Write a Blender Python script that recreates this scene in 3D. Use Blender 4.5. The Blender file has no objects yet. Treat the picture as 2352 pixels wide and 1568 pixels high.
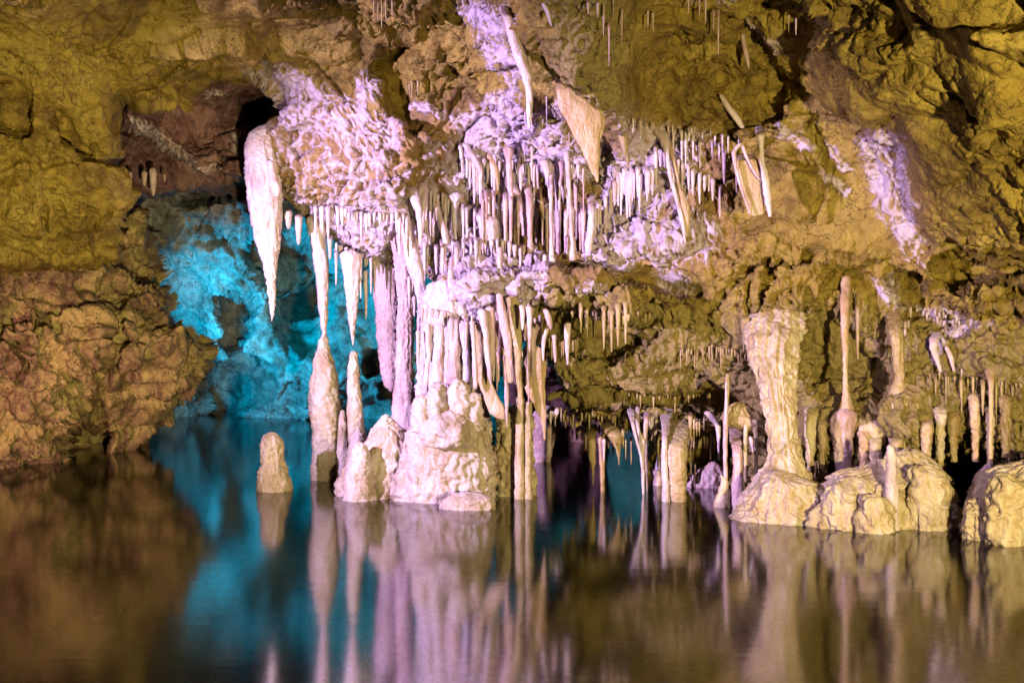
import bpy, math, random
import numpy as np

# ---------------------------------------------------------------- camera
W2, H2 = 2352.0, 1568.0            # pixel frame the measurements were taken in
F = W2 * 35.0 / 36.0               # focal length in those pixels (35 mm lens)
CX, CY, EYE = W2 / 2, H2 / 2, 1.5  # eye 1.5 m above the water (water is z = 0)
scene = bpy.context.scene
cam_d = bpy.data.cameras.new('camera'); cam_d.lens = 35; cam_d.sensor_width = 36; cam_d.clip_end = 200
cam = bpy.data.objects.new('camera', cam_d); scene.collection.objects.link(cam)
cam.location = (0, 0, EYE); cam.rotation_euler = (math.radians(90), 0, 0)
scene.camera = cam

# ---------------------------------------------------------------- light
world = bpy.data.worlds.new('World'); scene.world = world; world.use_nodes = True
bg = world.node_tree.nodes['Background']; bg.inputs[0].default_value = (0.9, 0.75, 0.6, 1); bg.inputs[1].default_value = 0.008


def lamp(name, loc, target, power, color, size=0.25, spot=100, blend=0.8):
    d = bpy.data.lights.new(name, 'SPOT'); d.energy = power; d.color = color
    d.shadow_soft_size = size; d.spot_size = math.radians(spot); d.spot_blend = blend
    o = bpy.data.objects.new(name, d); scene.collection.objects.link(o); o.location = loc
    dx, dy, dz = (target[i] - loc[i] for i in range(3))
    from mathutils import Vector
    o.rotation_euler = Vector((dx, dy, dz)).to_track_quat('-Z', 'Y').to_euler()
    return o


WARM = (1.0, 0.81, 0.40); VIOLET = (0.68, 0.49, 1.0); CYAN = (0.0, 0.43, 0.74); TEAL = (0.0, 0.60, 0.72); ROSE = (1.0, 0.45, 0.55)
lamp('floodlight_warm', (2.9, 0.3, 1.1), (3.0, 9.3, 1.3), 3100, WARM, 0.10, 74, 1.0)
lamp('floodlight_warm', (0.3, 1.0, 0.35), (-4.5, 9.3, 2.0), 3500, WARM, 0.08, 50, 1.0)
lamp('floodlight_violet', (-6.6, 4.0, 3.0), (0.1, 9.8, 2.0), 7600, VIOLET, 0.09, 48, 0.8)
lamp('floodlight_violet', (-2.6, 2.0, 2.4), (3.2, 8.8, 0.1), 750, VIOLET, 0.07, 26, 0.9)
lamp('floodlight_rose', (-4.6, 4.2, 0.4), (-5.5, 11.5, 0.6), 1200, ROSE, 0.08, 40, 1.0)
lamp('floodlight_cyan', (-5.6, 15.6, 0.7), (-2.6, 19.5, 2.0), 1500, CYAN, 0.35, 130)
lamp('floodlight_cyan', (-2.0, 14.6, 3.6), (-1.6, 19.5, 1.0), 260, TEAL, 0.35, 120)
lamp('floodlight_cyan', (3.9, 15.2, 1.6), (2.3, 19.5, 1.4), 500, TEAL, 0.10, 70)

scene.view_settings.view_transform = 'Standard'; scene.view_settings.look = 'None'
scene.view_settings.exposure = 0.15; scene.view_settings.gamma = 1.0
scene.render.engine = 'CYCLES'
scene.cycles.max_bounces = 5; scene.cycles.diffuse_bounces = 1; scene.cycles.glossy_bounces = 2
scene.cycles.transparent_max_bounces = 6; scene.cycles.use_denoising = True
scene.cycles.sample_clamp_indirect = 4.0; scene.cycles.caustics_reflective = False; scene.cycles.caustics_refractive = False

# ---------------------------------------------------------------- noise
_r = np.random.RandomState(7)
_PERM = np.concatenate([_r.permutation(256)] * 3).astype(np.int32)
_G = _r.normal(size=(256, 3)).astype(np.float32); _G /= np.linalg.norm(_G, axis=1, keepdims=True)


def perlin(p, seed=0):
    p = np.asarray(p, np.float32) + np.float32(seed * 17.13 + 100.0)
    i = np.floor(p).astype(np.int32); f = p - i; i &= 255
    u = f * f * f * (f * (f * 6 - 15) + 10)
    out = np.zeros(len(p), np.float32)
    for dx in (0, 1):
        hx = _PERM[i[:, 0] + dx]; wx = u[:, 0] if dx else 1 - u[:, 0]
        for dy in (0, 1):
            hy = _PERM[hx + i[:, 1] + dy]; wy = u[:, 1] if dy else 1 - u[:, 1]
            for dz in (0, 1):
                g = _G[_PERM[hy + i[:, 2] + dz] & 255]; wz = u[:, 2] if dz else 1 - u[:, 2]
                d = g[:, 0] * (f[:, 0] - dx) + g[:, 1] * (f[:, 1] - dy) + g[:, 2] * (f[:, 2] - dz)
                out += wx * wy * wz * d
    return out


def fbm(p, octaves=3, seed=0):
    o = 0; a = 1.0
    for k in range(octaves):
        o = o + a * perlin(p * (2.0 ** k), seed + k * 3); a *= 0.5
    return o


def blocks(p, seed=0, tilt=1.0):
    """broken angular blocks: one tilted facet per cell, with a crease where cells meet"""
    p = p.astype(np.float32) + np.float32(seed * 9.7 + 50); i = np.floor(p).astype(np.int32); f = p - i
    n = len(p); f1 = np.full(n, 9, np.float32); f2 = np.full(n, 9, np.float32); h = np.zeros(n, np.float32)
    R2 = (_r2 := np.random.RandomState(seed + 3)).rand(256, 3).astype(np.float32); T = _r2.uniform(-1, 1, (256, 3)).astype(np.float32)
    for dx in (-1, 0, 1):
        for dy in (-1, 0, 1):
            for dz in (-1, 0, 1):
                k = _PERM[_PERM[_PERM[(i[:, 0] + dx) & 255] + ((i[:, 1] + dy) & 255)] + ((i[:, 2] + dz) & 255)] & 255
                v = f - (np.array([dx, dy, dz], np.float32) + R2[k])
                dd = (v * v).sum(1)
                near = dd < f1
                f2 = np.where(near, f1, np.minimum(f2, dd)); h = np.where(near, (v * T[k]).sum(1) * tilt + T[k, 0] * .35, h); f1 = np.where(near, dd, f1)
    e = np.sqrt(f2) - np.sqrt(f1)
    return h * np.clip(e * 5, 0, 1), e


def sstep(a, b, x):
    t = np.clip((x - a) / (b - a), 0, 1)
    return t * t * (3 - 2 * t)


def sdist(poly, X, Y):
    """signed distance to a polygon, positive inside"""
    P = np.array(poly, np.float32); Q = np.roll(P, -1, axis=0)
    d2 = np.full(X.shape, 1e12, np.float32); ins = np.zeros(X.shape, bool)
    for (x0, y0), (x1, y1) in zip(P, Q):
        ex, ey = x1 - x0, y1 - y0
        t = np.clip(((X - x0) * ex + (Y - y0) * ey) / (ex * ex + ey * ey + 1e-6), 0, 1)
        d2 = np.minimum(d2, (X - x0 - t * ex) ** 2 + (Y - y0 - t * ey) ** 2)
        if y0 != y1:
            c = ((Y < y0) != (Y < y1)) & (X < ex * (Y - y0) / (y1 - y0) + x0)
            ins ^= c
    d = np.sqrt(d2)
    return np.where(ins, d, -d)


def world(X, Y, D):
    return np.stack([D * (X - CX) / F, D, EYE - D * (Y - CY) / F], -1)


# ---------------------------------------------------------------- materials
def material(name, build):
    m = bpy.data.materials.new(name); m.use_nodes = True
    nt = m.node_tree; b = nt.nodes['Principled BSDF']
    build(nt, b)
    return m


def N(nt, kind, **kw):
    n = nt.nodes.new(kind)
    for k, v in kw.items():
        if k in n.inputs: n.inputs[k].default_value = v
        else: setattr(n, k, v)
    return n


def ramp(nt, fac, stops):
    r = nt.nodes.new('ShaderNodeValToRGB')
    e = r.color_ramp.elements
    while len(e) < len(stops): e.new(0.5)
    for q, (pos, c) in zip(e, stops):
        q.position = pos; q.color = (*c, 1)
    nt.links.new(fac, r.inputs[0])
    return r.outputs[0]


def mixc(nt, fac, a, b):
    m = nt.nodes.new('ShaderNodeMix'); m.data_type = 'RGBA'
    if hasattr(fac, 'links'): nt.links.new(fac, m.inputs['Factor'])
    else: m.inputs['Factor'].default_value = fac
    for s, v in ((m.inputs[6], a), (m.inputs[7], b)):
        if hasattr(v, 'links'): nt.links.new(v, s)
        else: s.default_value = (*v, 1)
    return m.outputs[2]


def bump(nt, b, scale, strength, dist, detail=6, stretch=(1, 1, 1), extra=None):
    g = N(nt, 'ShaderNodeNewGeometry')
    mp = N(nt, 'ShaderNodeMapping'); mp.inputs['Scale'].default_value = stretch
    nt.links.new(g.outputs['Position'], mp.inputs['Vector'])
    n = N(nt, 'ShaderNodeTexNoise', Scale=scale, Detail=float(detail), Roughness=0.62)
    nt.links.new(mp.outputs[0], n.inputs['Vector'])
    bp = N(nt, 'ShaderNodeBump', Strength=strength, Distance=dist)
    nt.links.new(n.outputs['Fac'], bp.inputs['Height'])
    nt.links.new(bp.outputs[0], b.inputs['Normal'])


def noise_fac(nt, scale, detail=4.0, stretch=(1, 1, 1), rough=0.55):
    g = N(nt, 'ShaderNodeNewGeometry')
    mp = N(nt, 'ShaderNodeMapping'); mp.inputs['Scale'].default_value = stretch
    nt.links.new(g.outputs['Position'], mp.inputs['Vector'])
    n = N(nt, 'ShaderNodeTexNoise', Scale=scale, Detail=detail, Roughness=rough)
    nt.links.new(mp.outputs[0], n.inputs['Vector'])
    return n.outputs['Fac']


def rock_material(name, dark, mid, light, crust_a=(0.62, 0.46, 0.50), crust_b=(0.80, 0.68, 0.72), tint=None):
    def build(nt, b):
        c = ramp(nt, noise_fac(nt, 1.6, 8.0), [(0.38, dark), (0.5, mid), (0.61, light)])
        c2 = ramp(nt, noise_fac(nt, 9.0, 6.0), [(0.35, dark), (0.6, light)])
        c = mixc(nt, 0.4, c, c2)
        if tint:
            at = N(nt, 'ShaderNodeAttribute', attribute_name='tint')
            c = mixc(nt, at.outputs['Fac'], c, tint)
        vn = N(nt, 'ShaderNodeMath', operation='SUBTRACT'); nt.links.new(noise_fac(nt, 3.2, 5.0), vn.inputs[0]); vn.inputs[1].default_value = 0.5
        va = N(nt, 'ShaderNodeMath', operation='ABSOLUTE'); nt.links.new(vn.outputs[0], va.inputs[0])
        vf = ramp(nt, va.outputs[0], [(0.0, (1, 1, 1)), (0.010, (0, 0, 0))])
        c = mixc(nt, vf, c, tuple(.55 * q for q in dark))
        at = N(nt, 'ShaderNodeAttribute', attribute_name='rosy')
        c = mixc(nt, at.outputs['Fac'], c, mixc(nt, 0.4, c, (0.44, 0.25, 0.14)))
        at = N(nt, 'ShaderNodeAttribute', attribute_name='crust')
        cr = ramp(nt, noise_fac(nt, 14.0, 5.0), [(0.35, crust_a), (0.62, crust_b)])
        c = mixc(nt, at.outputs['Fac'], c, cr)
        nt.links.new(c, b.inputs['Base Color'])
        b.inputs['Roughness'].default_value = 0.5
        b.inputs['Specular IOR Level'].default_value = 0.4
        bump(nt, b, 20.0, 1.0, 0.05, 9)
    return material(name, build)


def calcite(name, a, bcol, ccol, streak=True, rough=0.36):
    def build(nt, b):
        st = (9, 9, 0.9) if streak else (4, 4, 3)
        c = ramp(nt, noise_fac(nt, 1.5, 6.0, st), [(0.32, a), (0.5, bcol), (0.66, ccol)])
        c2 = ramp(nt, noise_fac(nt, 5.0, 6.0), [(0.38, a), (0.62, ccol)])
        nt.links.new(mixc(nt, 0.4, c, c2), b.inputs['Base Color'])
        b.inputs['Roughness'].default_value = rough
        b.inputs['Specular IOR Level'].default_value = 0.5
        bump(nt, b, 16.0, 0.9, 0.035, 5, (1, 1, 0.4) if streak else (1, 1, .8))
        ds = mixc(nt, ramp(nt, noise_fac(nt, 2.6, 7.0, (1.6, 1.6, .7)), [(0.52, (0, 0, 0)), (0.66, (.6, .6, .6))]), nt.links and b.inputs['Base Color'].links[0].from_socket, tuple(.55 * q for q in a))
        nt.links.new(ds, b.inputs['Base Color'])
    return material(name, build)


M = {}
M['ochre'] = rock_material('ochre_rock', (0.14, 0.085, 0.014), (0.36, 0.245, 0.032), (0.48, 0.35, 0.07), tint=(0.36, 0.28, 0.10))
M['left'] = rock_material('tan_rock', (0.15, 0.07, 0.06), (0.36, 0.24, 0.12), (0.60, 0.47, 0.17))
M['ledge'] = rock_material('umber_rock', (0.08, 0.03, 0.035), (0.28, 0.13, 0.13), (0.46, 0.27, 0.25))
M['back'] = rock_material('grey_rock', (0.10, 0.09, 0.08), (0.32, 0.31, 0.29), (0.48, 0.48, 0.46))
M['bed'] = rock_material('lakebed_rock', (0.10, 0.08, 0.05), (0.36, 0.30, 0.20), (0.62, 0.54, 0.38))
M['white'] = calcite('white_calcite', (0.60, 0.40, 0.33), (0.76, 0.62, 0.58), (0.82, 0.74, 0.72))
M['pink'] = calcite('pink_calcite', (0.55, 0.33, 0.26), (0.68, 0.48, 0.42), (0.75, 0.60, 0.56))
M['cream'] = calcite('cream_flowstone', (0.45, 0.32, 0.14), (0.60, 0.47, 0.24), (0.70, 0.60, 0.40))
M['orange'] = calcite('orange_calcite', (0.50, 0.30, 0.12), (0.60, 0.42, 0.22), (0.68, 0.54, 0.34))
M['ochrecalc'] = calcite('ochre_calcite', (0.30, 0.20, 0.06), (0.44, 0.32, 0.12), (0.56, 0.44, 0.20))
M['knobbly'] = calcite('knobbly_calcite', (0.50, 0.36, 0.20), (0.66, 0.52, 0.36), (0.76, 0.66, 0.56), streak=False)


def water_build(nt, b):
    out = nt.nodes['Material Output']
    nt.nodes.remove(b)
    tr = N(nt, 'ShaderNodeBsdfTransparent', Color=(0.62, 0.66, 0.60, 1))
    gl = N(nt, 'ShaderNodeBsdfGlossy', Color=(0.95, 0.95, 0.95, 1), Roughness=0.10)
    fr = N(nt, 'ShaderNodeFresnel', IOR=5.0)
    mx = N(nt, 'ShaderNodeMixShader')
    g = N(nt, 'ShaderNodeNewGeometry')
    mp = N(nt, 'ShaderNodeMapping'); mp.inputs['Scale'].default_value = (0.22, 5.0, 1)
    nt.links.new(g.outputs['Position'], mp.inputs['Vector'])
    n = N(nt, 'ShaderNodeTexNoise', Scale=1.6, Detail=4.0, Roughness=0.6)
    nt.links.new(mp.outputs[0], n.inputs['Vector'])
    bp = N(nt, 'ShaderNodeBump', Strength=0.02, Distance=0.04)
    nt.links.new(n.outputs['Fac'], bp.inputs['Height'])
    nt.links.new(bp.outputs[0], gl.inputs['Normal'])
    nt.links.new(fr.outputs[0], mx.inputs[0]); nt.links.new(tr.outputs[0], mx.inputs[1]); nt.links.new(gl.outputs[0], mx.inputs[2])
    nt.links.new(mx.outputs[0], out.inputs['Surface'])


M['water'] = material('cave_water', water_build)


# ---------------------------------------------------------------- mesh helpers
def link_mesh(name, V, faces, mat, origin=(0, 0, 0), attrs=None):
    V = np.asarray(V, np.float32) - np.asarray(origin, np.float32)
    faces = np.asarray(faces, np.int32)
    me = bpy.data.meshes.new(name)
    me.vertices.add(len(V)); me.vertices.foreach_set('co', V.ravel())
    k = faces.shape[1]
    me.loops.add(faces.size); me.loops.foreach_set('vertex_index', faces.ravel())
    me.polygons.add(len(faces))
    me.polygons.foreach_set('loop_start', np.arange(0, faces.size, k, dtype=np.int32))
    me.polygons.foreach_set('use_smooth', np.ones(len(faces), bool))
    for an, av in (attrs or {}).items():
        a = me.attributes.new(an, 'FLOAT', 'POINT'); a.data.foreach_set('value', np.asarray(av, np.float32))
    me.update(calc_edges=True); me.validate()
    me.materials.append(mat)
    o = bpy.data.objects.new(name, me); scene.collection.objects.link(o); o.location = origin
    return o


def tag(o, label=None, cat=None, group=None, kind=None):
    if label: o['label'] = label
    if cat: o['category'] = cat
    if group: o['group'] = group
    if kind: o['kind'] = kind
    return o


def rbf(ctrl, X, Y, c=90.0):
    C = np.array(ctrl, np.float64); n = len(C)
    d = np.sqrt((C[:, None, 0] - C[None, :, 0]) ** 2 + (C[:, None, 1] - C[None, :, 1]) ** 2 + c * c)
    A = np.zeros((n + 1, n + 1)); A[:n, :n] = d; A[n, :n] = 1; A[:n, n] = 1
    w = np.linalg.solve(A, np.append(C[:, 2], 0))
    out = np.full(X.shape, w[n], np.float32)
    for i in range(n):
        out += np.float32(w[i]) * np.sqrt((X - C[i, 0]) ** 2 + (Y - C[i, 1]) ** 2 + c * c).astype(np.float32)
    return out


def relief(name, rect, step, ctrl, mat, keep=None, hole=None, offs=(), edge=(0.6, 45), amps=(0.16, 0.14, 0.055, 0.02),
           seed=0, calm=(), drip=(), crusts=(), tints=(), ragged=1.0, crack=0.10, lines=(), rosy=(), blk=1.0):
    """a rock surface measured as distance from the eye over a grid of sight lines, then roughened along its normals"""
    x0, y0, x1, y1 = rect
    xs = np.arange(x0, x1 + step, step, dtype=np.float32); ys = np.arange(y0, y1 + step, step, dtype=np.float32)
    X, Y = np.meshgrid(xs, ys); shp = X.shape
    D = rbf(ctrl, X, Y)
    for poly, dd, soft in offs:
        D = D + dd * sstep(-soft, soft, sdist(poly, X, Y))
    lx = X + 9 * perlin(np.stack([X.ravel() / 35, Y.ravel() / 35, 0 * X.ravel()], -1), seed + 80).reshape(shp)
    for pts, wd, dd in lines:                     # long open fractures
        m = np.full(shp, 1e6, np.float32)
        for (ax, ay), (bx, by) in zip(pts[:-1], pts[1:]):
            ex, ey = bx - ax, by - ay
            t = np.clip(((lx - ax) * ex + (Y - ay) * ey) / (ex * ex + ey * ey), 0, 1)
            m = np.minimum(m, np.hypot(lx - ax - t * ex, Y - ay - t * ey))
        D = D + .32 * dd * (1 - sstep(wd * .1, wd * 1.3, m))
    P = world(X, Y, D).reshape(-1, 3)
    jag = (perlin(P / 0.35, seed + 50) * 22 + perlin(P / 0.12, seed + 51) * 11 + perlin(P / 0.05, seed + 52) * 5).reshape(shp) * ragged
    sd = np.full(shp, 1e6, np.float32)
    if keep is not None: sd = np.minimum(sd, sdist(keep, X, Y))
    if hole is not None: sd = np.minimum(sd, -sdist(hole, X, Y))
    R, epx = edge
    s = np.clip((sd + (perlin(P / 0.35, seed + 50) * 22).reshape(shp) * ragged) / epx, -.15, 1)
    sd = sd + jag
    D = D + R * (1 - s) ** 2.6
    P3 = world(X, Y, D)
    calmf = np.ones(shp, np.float32)
    for poly, mul, soft in calm:
        calmf *= 1 + (mul - 1) * sstep(-soft, soft, sdist(poly, X, Y))
    dripf = np.zeros(shp, np.float32)
    for poly, a, soft in drip:
        dripf = np.maximum(dripf, a * sstep(-soft, soft, sdist(poly, X, Y)))

    def soften(Q, r):
        for ax in (0, 1):
            pad = [(0, 0)] * 3; pad[ax] = (r + 1, r)
            S = np.cumsum(np.pad(Q, pad, mode='edge'), axis=ax, dtype=np.float64)
            hi = np.take(S, np.arange(2 * r + 1, S.shape[ax]), axis=ax); lo = np.take(S, np.arange(0, S.shape[ax] - 2 * r - 1), axis=ax)
            Q = (hi - lo) / (2 * r + 1)
        return Q

    def normals(Q, r=5):
        Q = soften(soften(Q, r), r)
        du = np.gradient(Q, axis=1); dv = np.gradient(Q, axis=0)
        n = np.cross(du, dv); n /= np.linalg.norm(n, axis=-1, keepdims=True) + 1e-9
        flip = np.sign((n * (np.array([0, 0, EYE]) - Q)).sum(-1, keepdims=True)); flip[flip == 0] = 1
        n = n * flip
        view = np.array([0, 0, EYE]) - Q; view /= np.linalg.norm(view, axis=-1, keepdims=True)
        n = .65 * n + .5 * view
        return (n / np.linalg.norm(n, axis=-1, keepdims=True)).astype(np.float32)

    p = P3.reshape(-1, 3)
    wv = np.stack([perlin(p / 0.5, seed + 30), perlin(p / 0.5, seed + 31), perlin(p / 0.5, seed + 32)], -1)
    pw = p + wv * 0.16
    h = amps[0] * fbm(p / 0.95, 2, seed) + amps[1] * (np.abs(perlin(pw / 0.42, seed + 1)) * 2 - 0.5) * .55
    bh, be = blocks((p + wv * .10) / np.array([.85, .85, .62], np.float32) * blk, seed + 70)
    h = h + amps[1] * 1.1 * bh - amps[1] * .35 * (1 - sstep(0.0, .16, be))
    P3 = P3 + normals(P3) * (h.reshape(shp) * calmf)[..., None]
    p = P3.reshape(-1, 3)
    wv = np.stack([perlin(p / 0.15, seed + 33), perlin(p / 0.15, seed + 34), perlin(p / 0.15, seed + 35)], -1)
    pw = p + wv * 0.05
    h = amps[2] * ((np.abs(perlin(pw / 0.22, seed + 2)) * 2 - 0.5) * .7 + .75 * fbm(p / 0.15, 4, seed + 40)) + amps[3] * (np.abs(perlin(pw / 0.07, seed + 3)) * 2 - 0.5)
    bh, be = blocks((p + wv * .05) / .17 * blk, seed + 90)
    h = h + amps[2] * .22 * bh - amps[2] * .35 * (1 - sstep(0.0, .14, be))
    # narrow meandering crevices, and scattered pits
    for sc_, wd, am, sd_ in ((0.9, 0.03, 1.0, 4), (0.45, 0.04, 0.45, 44)):
        cn = np.abs(perlin(pw / sc_ + 3.1, seed + sd_))
        h = h - crack * am * (1 - sstep(0.0, wd, cn)) * sstep(-0.05, 0.2, perlin(p / (sc_ * 1.3), seed + sd_ + 20))
    h = h - crack * 0.4 * sstep(0.34, 0.6, perlin(p / 0.11, seed + 5))
    h = (h * np.clip(.95 + 2.0 * perlin(p / 1.1, seed + 66), .3, 1.8)).reshape(shp) * calmf
    if len(drip):
        q = p * np.array([1 / 0.085, 1 / 0.085, 1 / 0.75], np.float32) + wv * 0.25
        h = h + dripf * (0.5 - np.abs(perlin(q, seed + 8)) * 2.2).reshape(shp)
    attrs = {}
    crust = np.zeros(shp, np.float32)
    if len(crusts):
        for poly, soft, bias, scale, slant in crusts:
            w = sstep(-soft * 1.7, soft * 1.7, sdist(poly, X, Y) + jag * 1.1)
            qx = p[:, 0] + slant * p[:, 2]
            q = np.stack([qx / scale, p[:, 1] / scale, p[:, 2] / (scale * 2.6)], -1) + wv * 0.7
            r1 = 1 - np.abs(perlin(q, seed + 11)) * 7.5
            r2 = 1 - np.abs(perlin(q * 2.1, seed + 12)) * 7.0
            r = np.maximum(r1, r2 * 0.8).reshape(shp) + 0.35 * perlin(p / 0.5, seed + 13).reshape(shp)
            crust = np.maximum(crust, sstep(-0.1, 0.55, r + bias - 1.6 * (1 - w)) * sstep(0.02, 0.3, w))
        h = h + 0.026 * crust + 0.016 * crust * np.abs(perlin(p / 0.03, seed + 14)).reshape(shp)
    h = h * (.25 + .75 * np.clip(sd / 30, 0, 1))
    P3 = P3 + normals(P3) * h[..., None]
    attrs['crust'] = crust.ravel()
    if len(tints):
        t = np.zeros(shp, np.float32)
        for poly, soft, a in tints:
            t = np.maximum(t, a * sstep(-soft, soft, sdist(poly, X, Y) + jag))
        attrs['tint'] = t.ravel()
    if len(rosy):
        t = np.zeros(shp, np.float32)
        for poly, soft, am in rosy:
            t = np.maximum(t, am * sstep(-soft, soft, sdist(poly, X, Y) + jag))
        attrs['rosy'] = t.ravel()
    ny, nx = shp
    ok = sd > 0
    idx = np.arange(nx * ny).reshape(shp)
    fok = ok[:-1, :-1] & ok[1:, :-1] & ok[:-1, 1:] & ok[1:, 1:]
    faces = np.stack([idx[:-1, :-1][fok], idx[1:, :-1][fok], idx[1:, 1:][fok], idx[:-1, 1:][fok]], -1)
    used = np.unique(faces); remap = np.full(nx * ny, -1, np.int32); remap[used] = np.arange(len(used))
    V = P3.reshape(-1, 3)
    o = link_mesh(name, V[used], remap[faces], mat, attrs={k: v[used] for k, v in attrs.items()})
    # nearest-surface lookup for hanging things
    Vu = V[used]
    zb = np.full((420, 720), 99.0, np.float32)
    u = ((Vu[:, 0] / Vu[:, 1] * F + CX) / 4 + 60).astype(int); v = (((EYE - Vu[:, 2]) / Vu[:, 1] * F + CY) / 4 + 20).astype(int)
    g = (u >= 0) & (u < 720) & (v >= 0) & (v < 420)
    np.minimum.at(zb, (v[g], u[g]), Vu[g, 1])
    return o, zb


# ---------------------------------------------------------------- rock masses
OPENING = [(-900, 628), (0, 628), (60, 632), (150, 640), (235, 640), (262, 622), (295, 606), (285, 575), (262, 555), (285, 540),
           (290, 500), (318, 470), (342, 436), (300, 425), (288, 400), (283, 300), (288, 240), (310, 250), (352, 268), (395, 262),
           (432, 250), (450, 210), (490, 190), (560, 200), (575, 182), (610, 205), (640, 235), (630, 262), (600, 300), (575, 350),
           (580, 410), (640, 450), (690, 480), (740, 520), (790, 572), (850, 610), (960, 640), (1010, 720), (1120, 760), (1235, 800),
           (1255, 840), (1264, 930), (1300, 955), (1345, 985), (1400, 1000), (1450, 985), (1480, 1000), (1560, 1015), (1640, 1005),
           (1680, 1030), (1700, 1150), (1700, 1700), (-900, 1700)]
CTRL = [(-800, -500, 5.0), (0, -500, 5.4), (900, -500, 5.6), (1800, -500, 5.2), (3000, -500, 4.6),
        (-800, 0, 7.0), (0, 0, 7.6), (500, 0, 8.2), (900, 0, 8.6), (1300, 0, 8.0), (1650, 20, 8.4), (2000, 0, 7.2), (2352, 0, 6.4), (3000, 0, 5.8),
        (-800, 350, 7.8), (0, 300, 8.6), (300, 200, 9.3), (500, 150, 9.6), (750, 180, 9.9), (1000, 200, 9.9), (1250, 150, 8.7), (1500, 150, 9.2),
        (1750, 180, 9.3), (2000, 200, 7.9), (2300, 250, 6.9), (3000, 350, 6.0),
        (0, 500, 9.0), (250, 450, 9.5), (250, 620, 10.1), (0, 620, 9.8), (-800, 620, 8.6),
        (600, 260, 10.2), (760, 330, 9.9), (700, 470, 10.4), (900, 420, 9.7), (900, 580, 10.3), (1050, 350, 10.0), (1050, 540, 10.0),
        (1250, 350, 9.7), (1250, 520, 10.3), (1450, 400, 9.9), (1600, 400, 9.7), (1750, 330, 9.5), (2000, 400, 9.0), (2200, 480, 8.3), (2600, 520, 7.2),
        (1000, 640, 10.0), (1100, 650, 9.5), (1250, 640, 9.5), (1200, 720, 10.0), (1400, 680, 9.5), (1400, 860, 9.9), (1300, 930, 10.2), (1480, 960, 10.1),
        (1600, 640, 9.6), (1750, 600, 9.3), (1700, 800, 9.5), (1600, 930, 10.1), (1950, 640, 9.1), (1950, 850, 9.3), (2200, 650, 8.9), (2300, 850, 8.7),
        (3000, 800, 7.6), (1700, 1000, 9.8), (1860, 1000, 9.15), (1860, 1090, 9.3), (2000, 980, 8.85), (2000, 1090, 9.0), (2140, 970, 8.75), (2120, 1070, 8.95), (2210, 1080, 9.4), (2352, 1000, 8.7), (3000, 1100, 8.2),
        (2000, 1300, 9.9), (3000, 1400, 8.2)]
BOULDER = [(1840, 70), (1930, 85), (2060, 95), (2200, 60), (2600, -40), (3000, -60), (3000, 560), (2352, 610), (2150, 580), (2085, 460), (2080, 340), (2050, 310), (1960, 280), (1900, 250), (1860, 190), (1815, 140)]
TOPSLAB = [(1780, -20), (2000, 0), (2000, -120), (3000, -200), (3000, 130), (2352, 175), (2200, 100), (2080, 70), (1960, 15), (1900, 30), (1800, 10)]
offs = [
    (BOULDER, -0.32, 34), (TOPSLAB, -0.4, 30),
    ([(1490, -60), (1830, -60), (1820, 120), (1850, 230), (1740, 270), (1600, 170), (1500, 60)], 0.15, 40),
    ([(880, 60), (930, 80), (950, 300), (900, 260), (870, 180)], 0.35, 22),                       # dark cleft in the ceiling
    ([(980, 640), (1080, 618), (1280, 605), (1450, 640), (1600, 690), (1500, 706), (1440, 715), (1300, 705), (1230, 730), (1100, 735), (1000, 720)], -0.38, 14),  # shelf
    ([(1290, 600), (1500, 625), (1620, 672), (1560, 662), (1440, 632), (1300, 624)], 0.35, 10),
    ([(1245, 720), (1440, 722), (1500, 740), (1480, 800), (1400, 822), (1300, 810), (1250, 790)], 0.55, 22),  # hollow below the shelf
    ([(1268, 905), (1420, 898), (1560, 900), (1640, 905), (1700, 925), (1620, 945), (1480, 930), (1380, 928), (1290, 945)], 0.55, 14),
    ([(1830, 770), (1940, 760), (2050, 800), (2060, 900), (2000, 945), (1930, 950), (1880, 880), (1850, 840)], 0.38, 30),
    ([(1540, 1000), (1680, 990), (1700, 1120), (1540, 1120)], 0.5, 30),
    ([(2120, 1050), (2230, 1060), (2260, 1120), (2120, 1140)], 0.6, 30),
    ([(2150, 610), (2352, 585), (2700, 560), (2700, 690), (2352, 650), (2180, 650)], 0.5, 16),
    ([(140, 260), (180, 300), (210, 350), (170, 350), (150, 310)], 0.35, 14), ([(20, 235), (60, 270), (60, 300), (20, 290)], 0.3, 12),
    ([(1180, -150), (1420, -150), (1420, 100), (1480, 230), (1430, 320), (1330, 270), (1240, 160), (1180, 60)], -0.9, 60),   # pendant flow
    ([(1755, 225), (1790, 205), (1780, 270), (1750, 262)], 0.2, 12), ([(1230, 225), (1280, 230), (1280, 290), (1240, 300)], 0.3, 15),
    ([(1275, 470), (1302, 470), (1302, 560), (1278, 570)], 0.4, 8), ([(1360, 330), (1410, 330), (1400, 420), (1360, 420)], 0.3, 16),
    ([(1750, 640), (1790, 600), (1760, 690), (1735, 730)], 0.22, 10), ([(1855, 580), (1900, 590), (1860, 600)], 0.2, 8),
    ([(2060, 640), (2200, 700), (2352, 660), (2352, 740), (2200, 760), (2100, 730)], 0.25, 30),
    ([(2190, 690), (2300, 650), (2330, 690), (2240, 740)], -0.3, 25),
]
PI_ = 0
calm = [([(1190, -150), (1440, -150), (1560, 260), (1440, 400), (1300, 260), (1190, 120)], 0.45, 40),
        ([(1700, 560), (1900, 290), (2080, 330), (2110, 620), (1900, 560)], 0.55, 50),
        ([(960, 400), (1420, 400), (1420, 620), (960, 620)], 0.6, 40),
        (BOULDER, 0.8, 30)]
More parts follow.
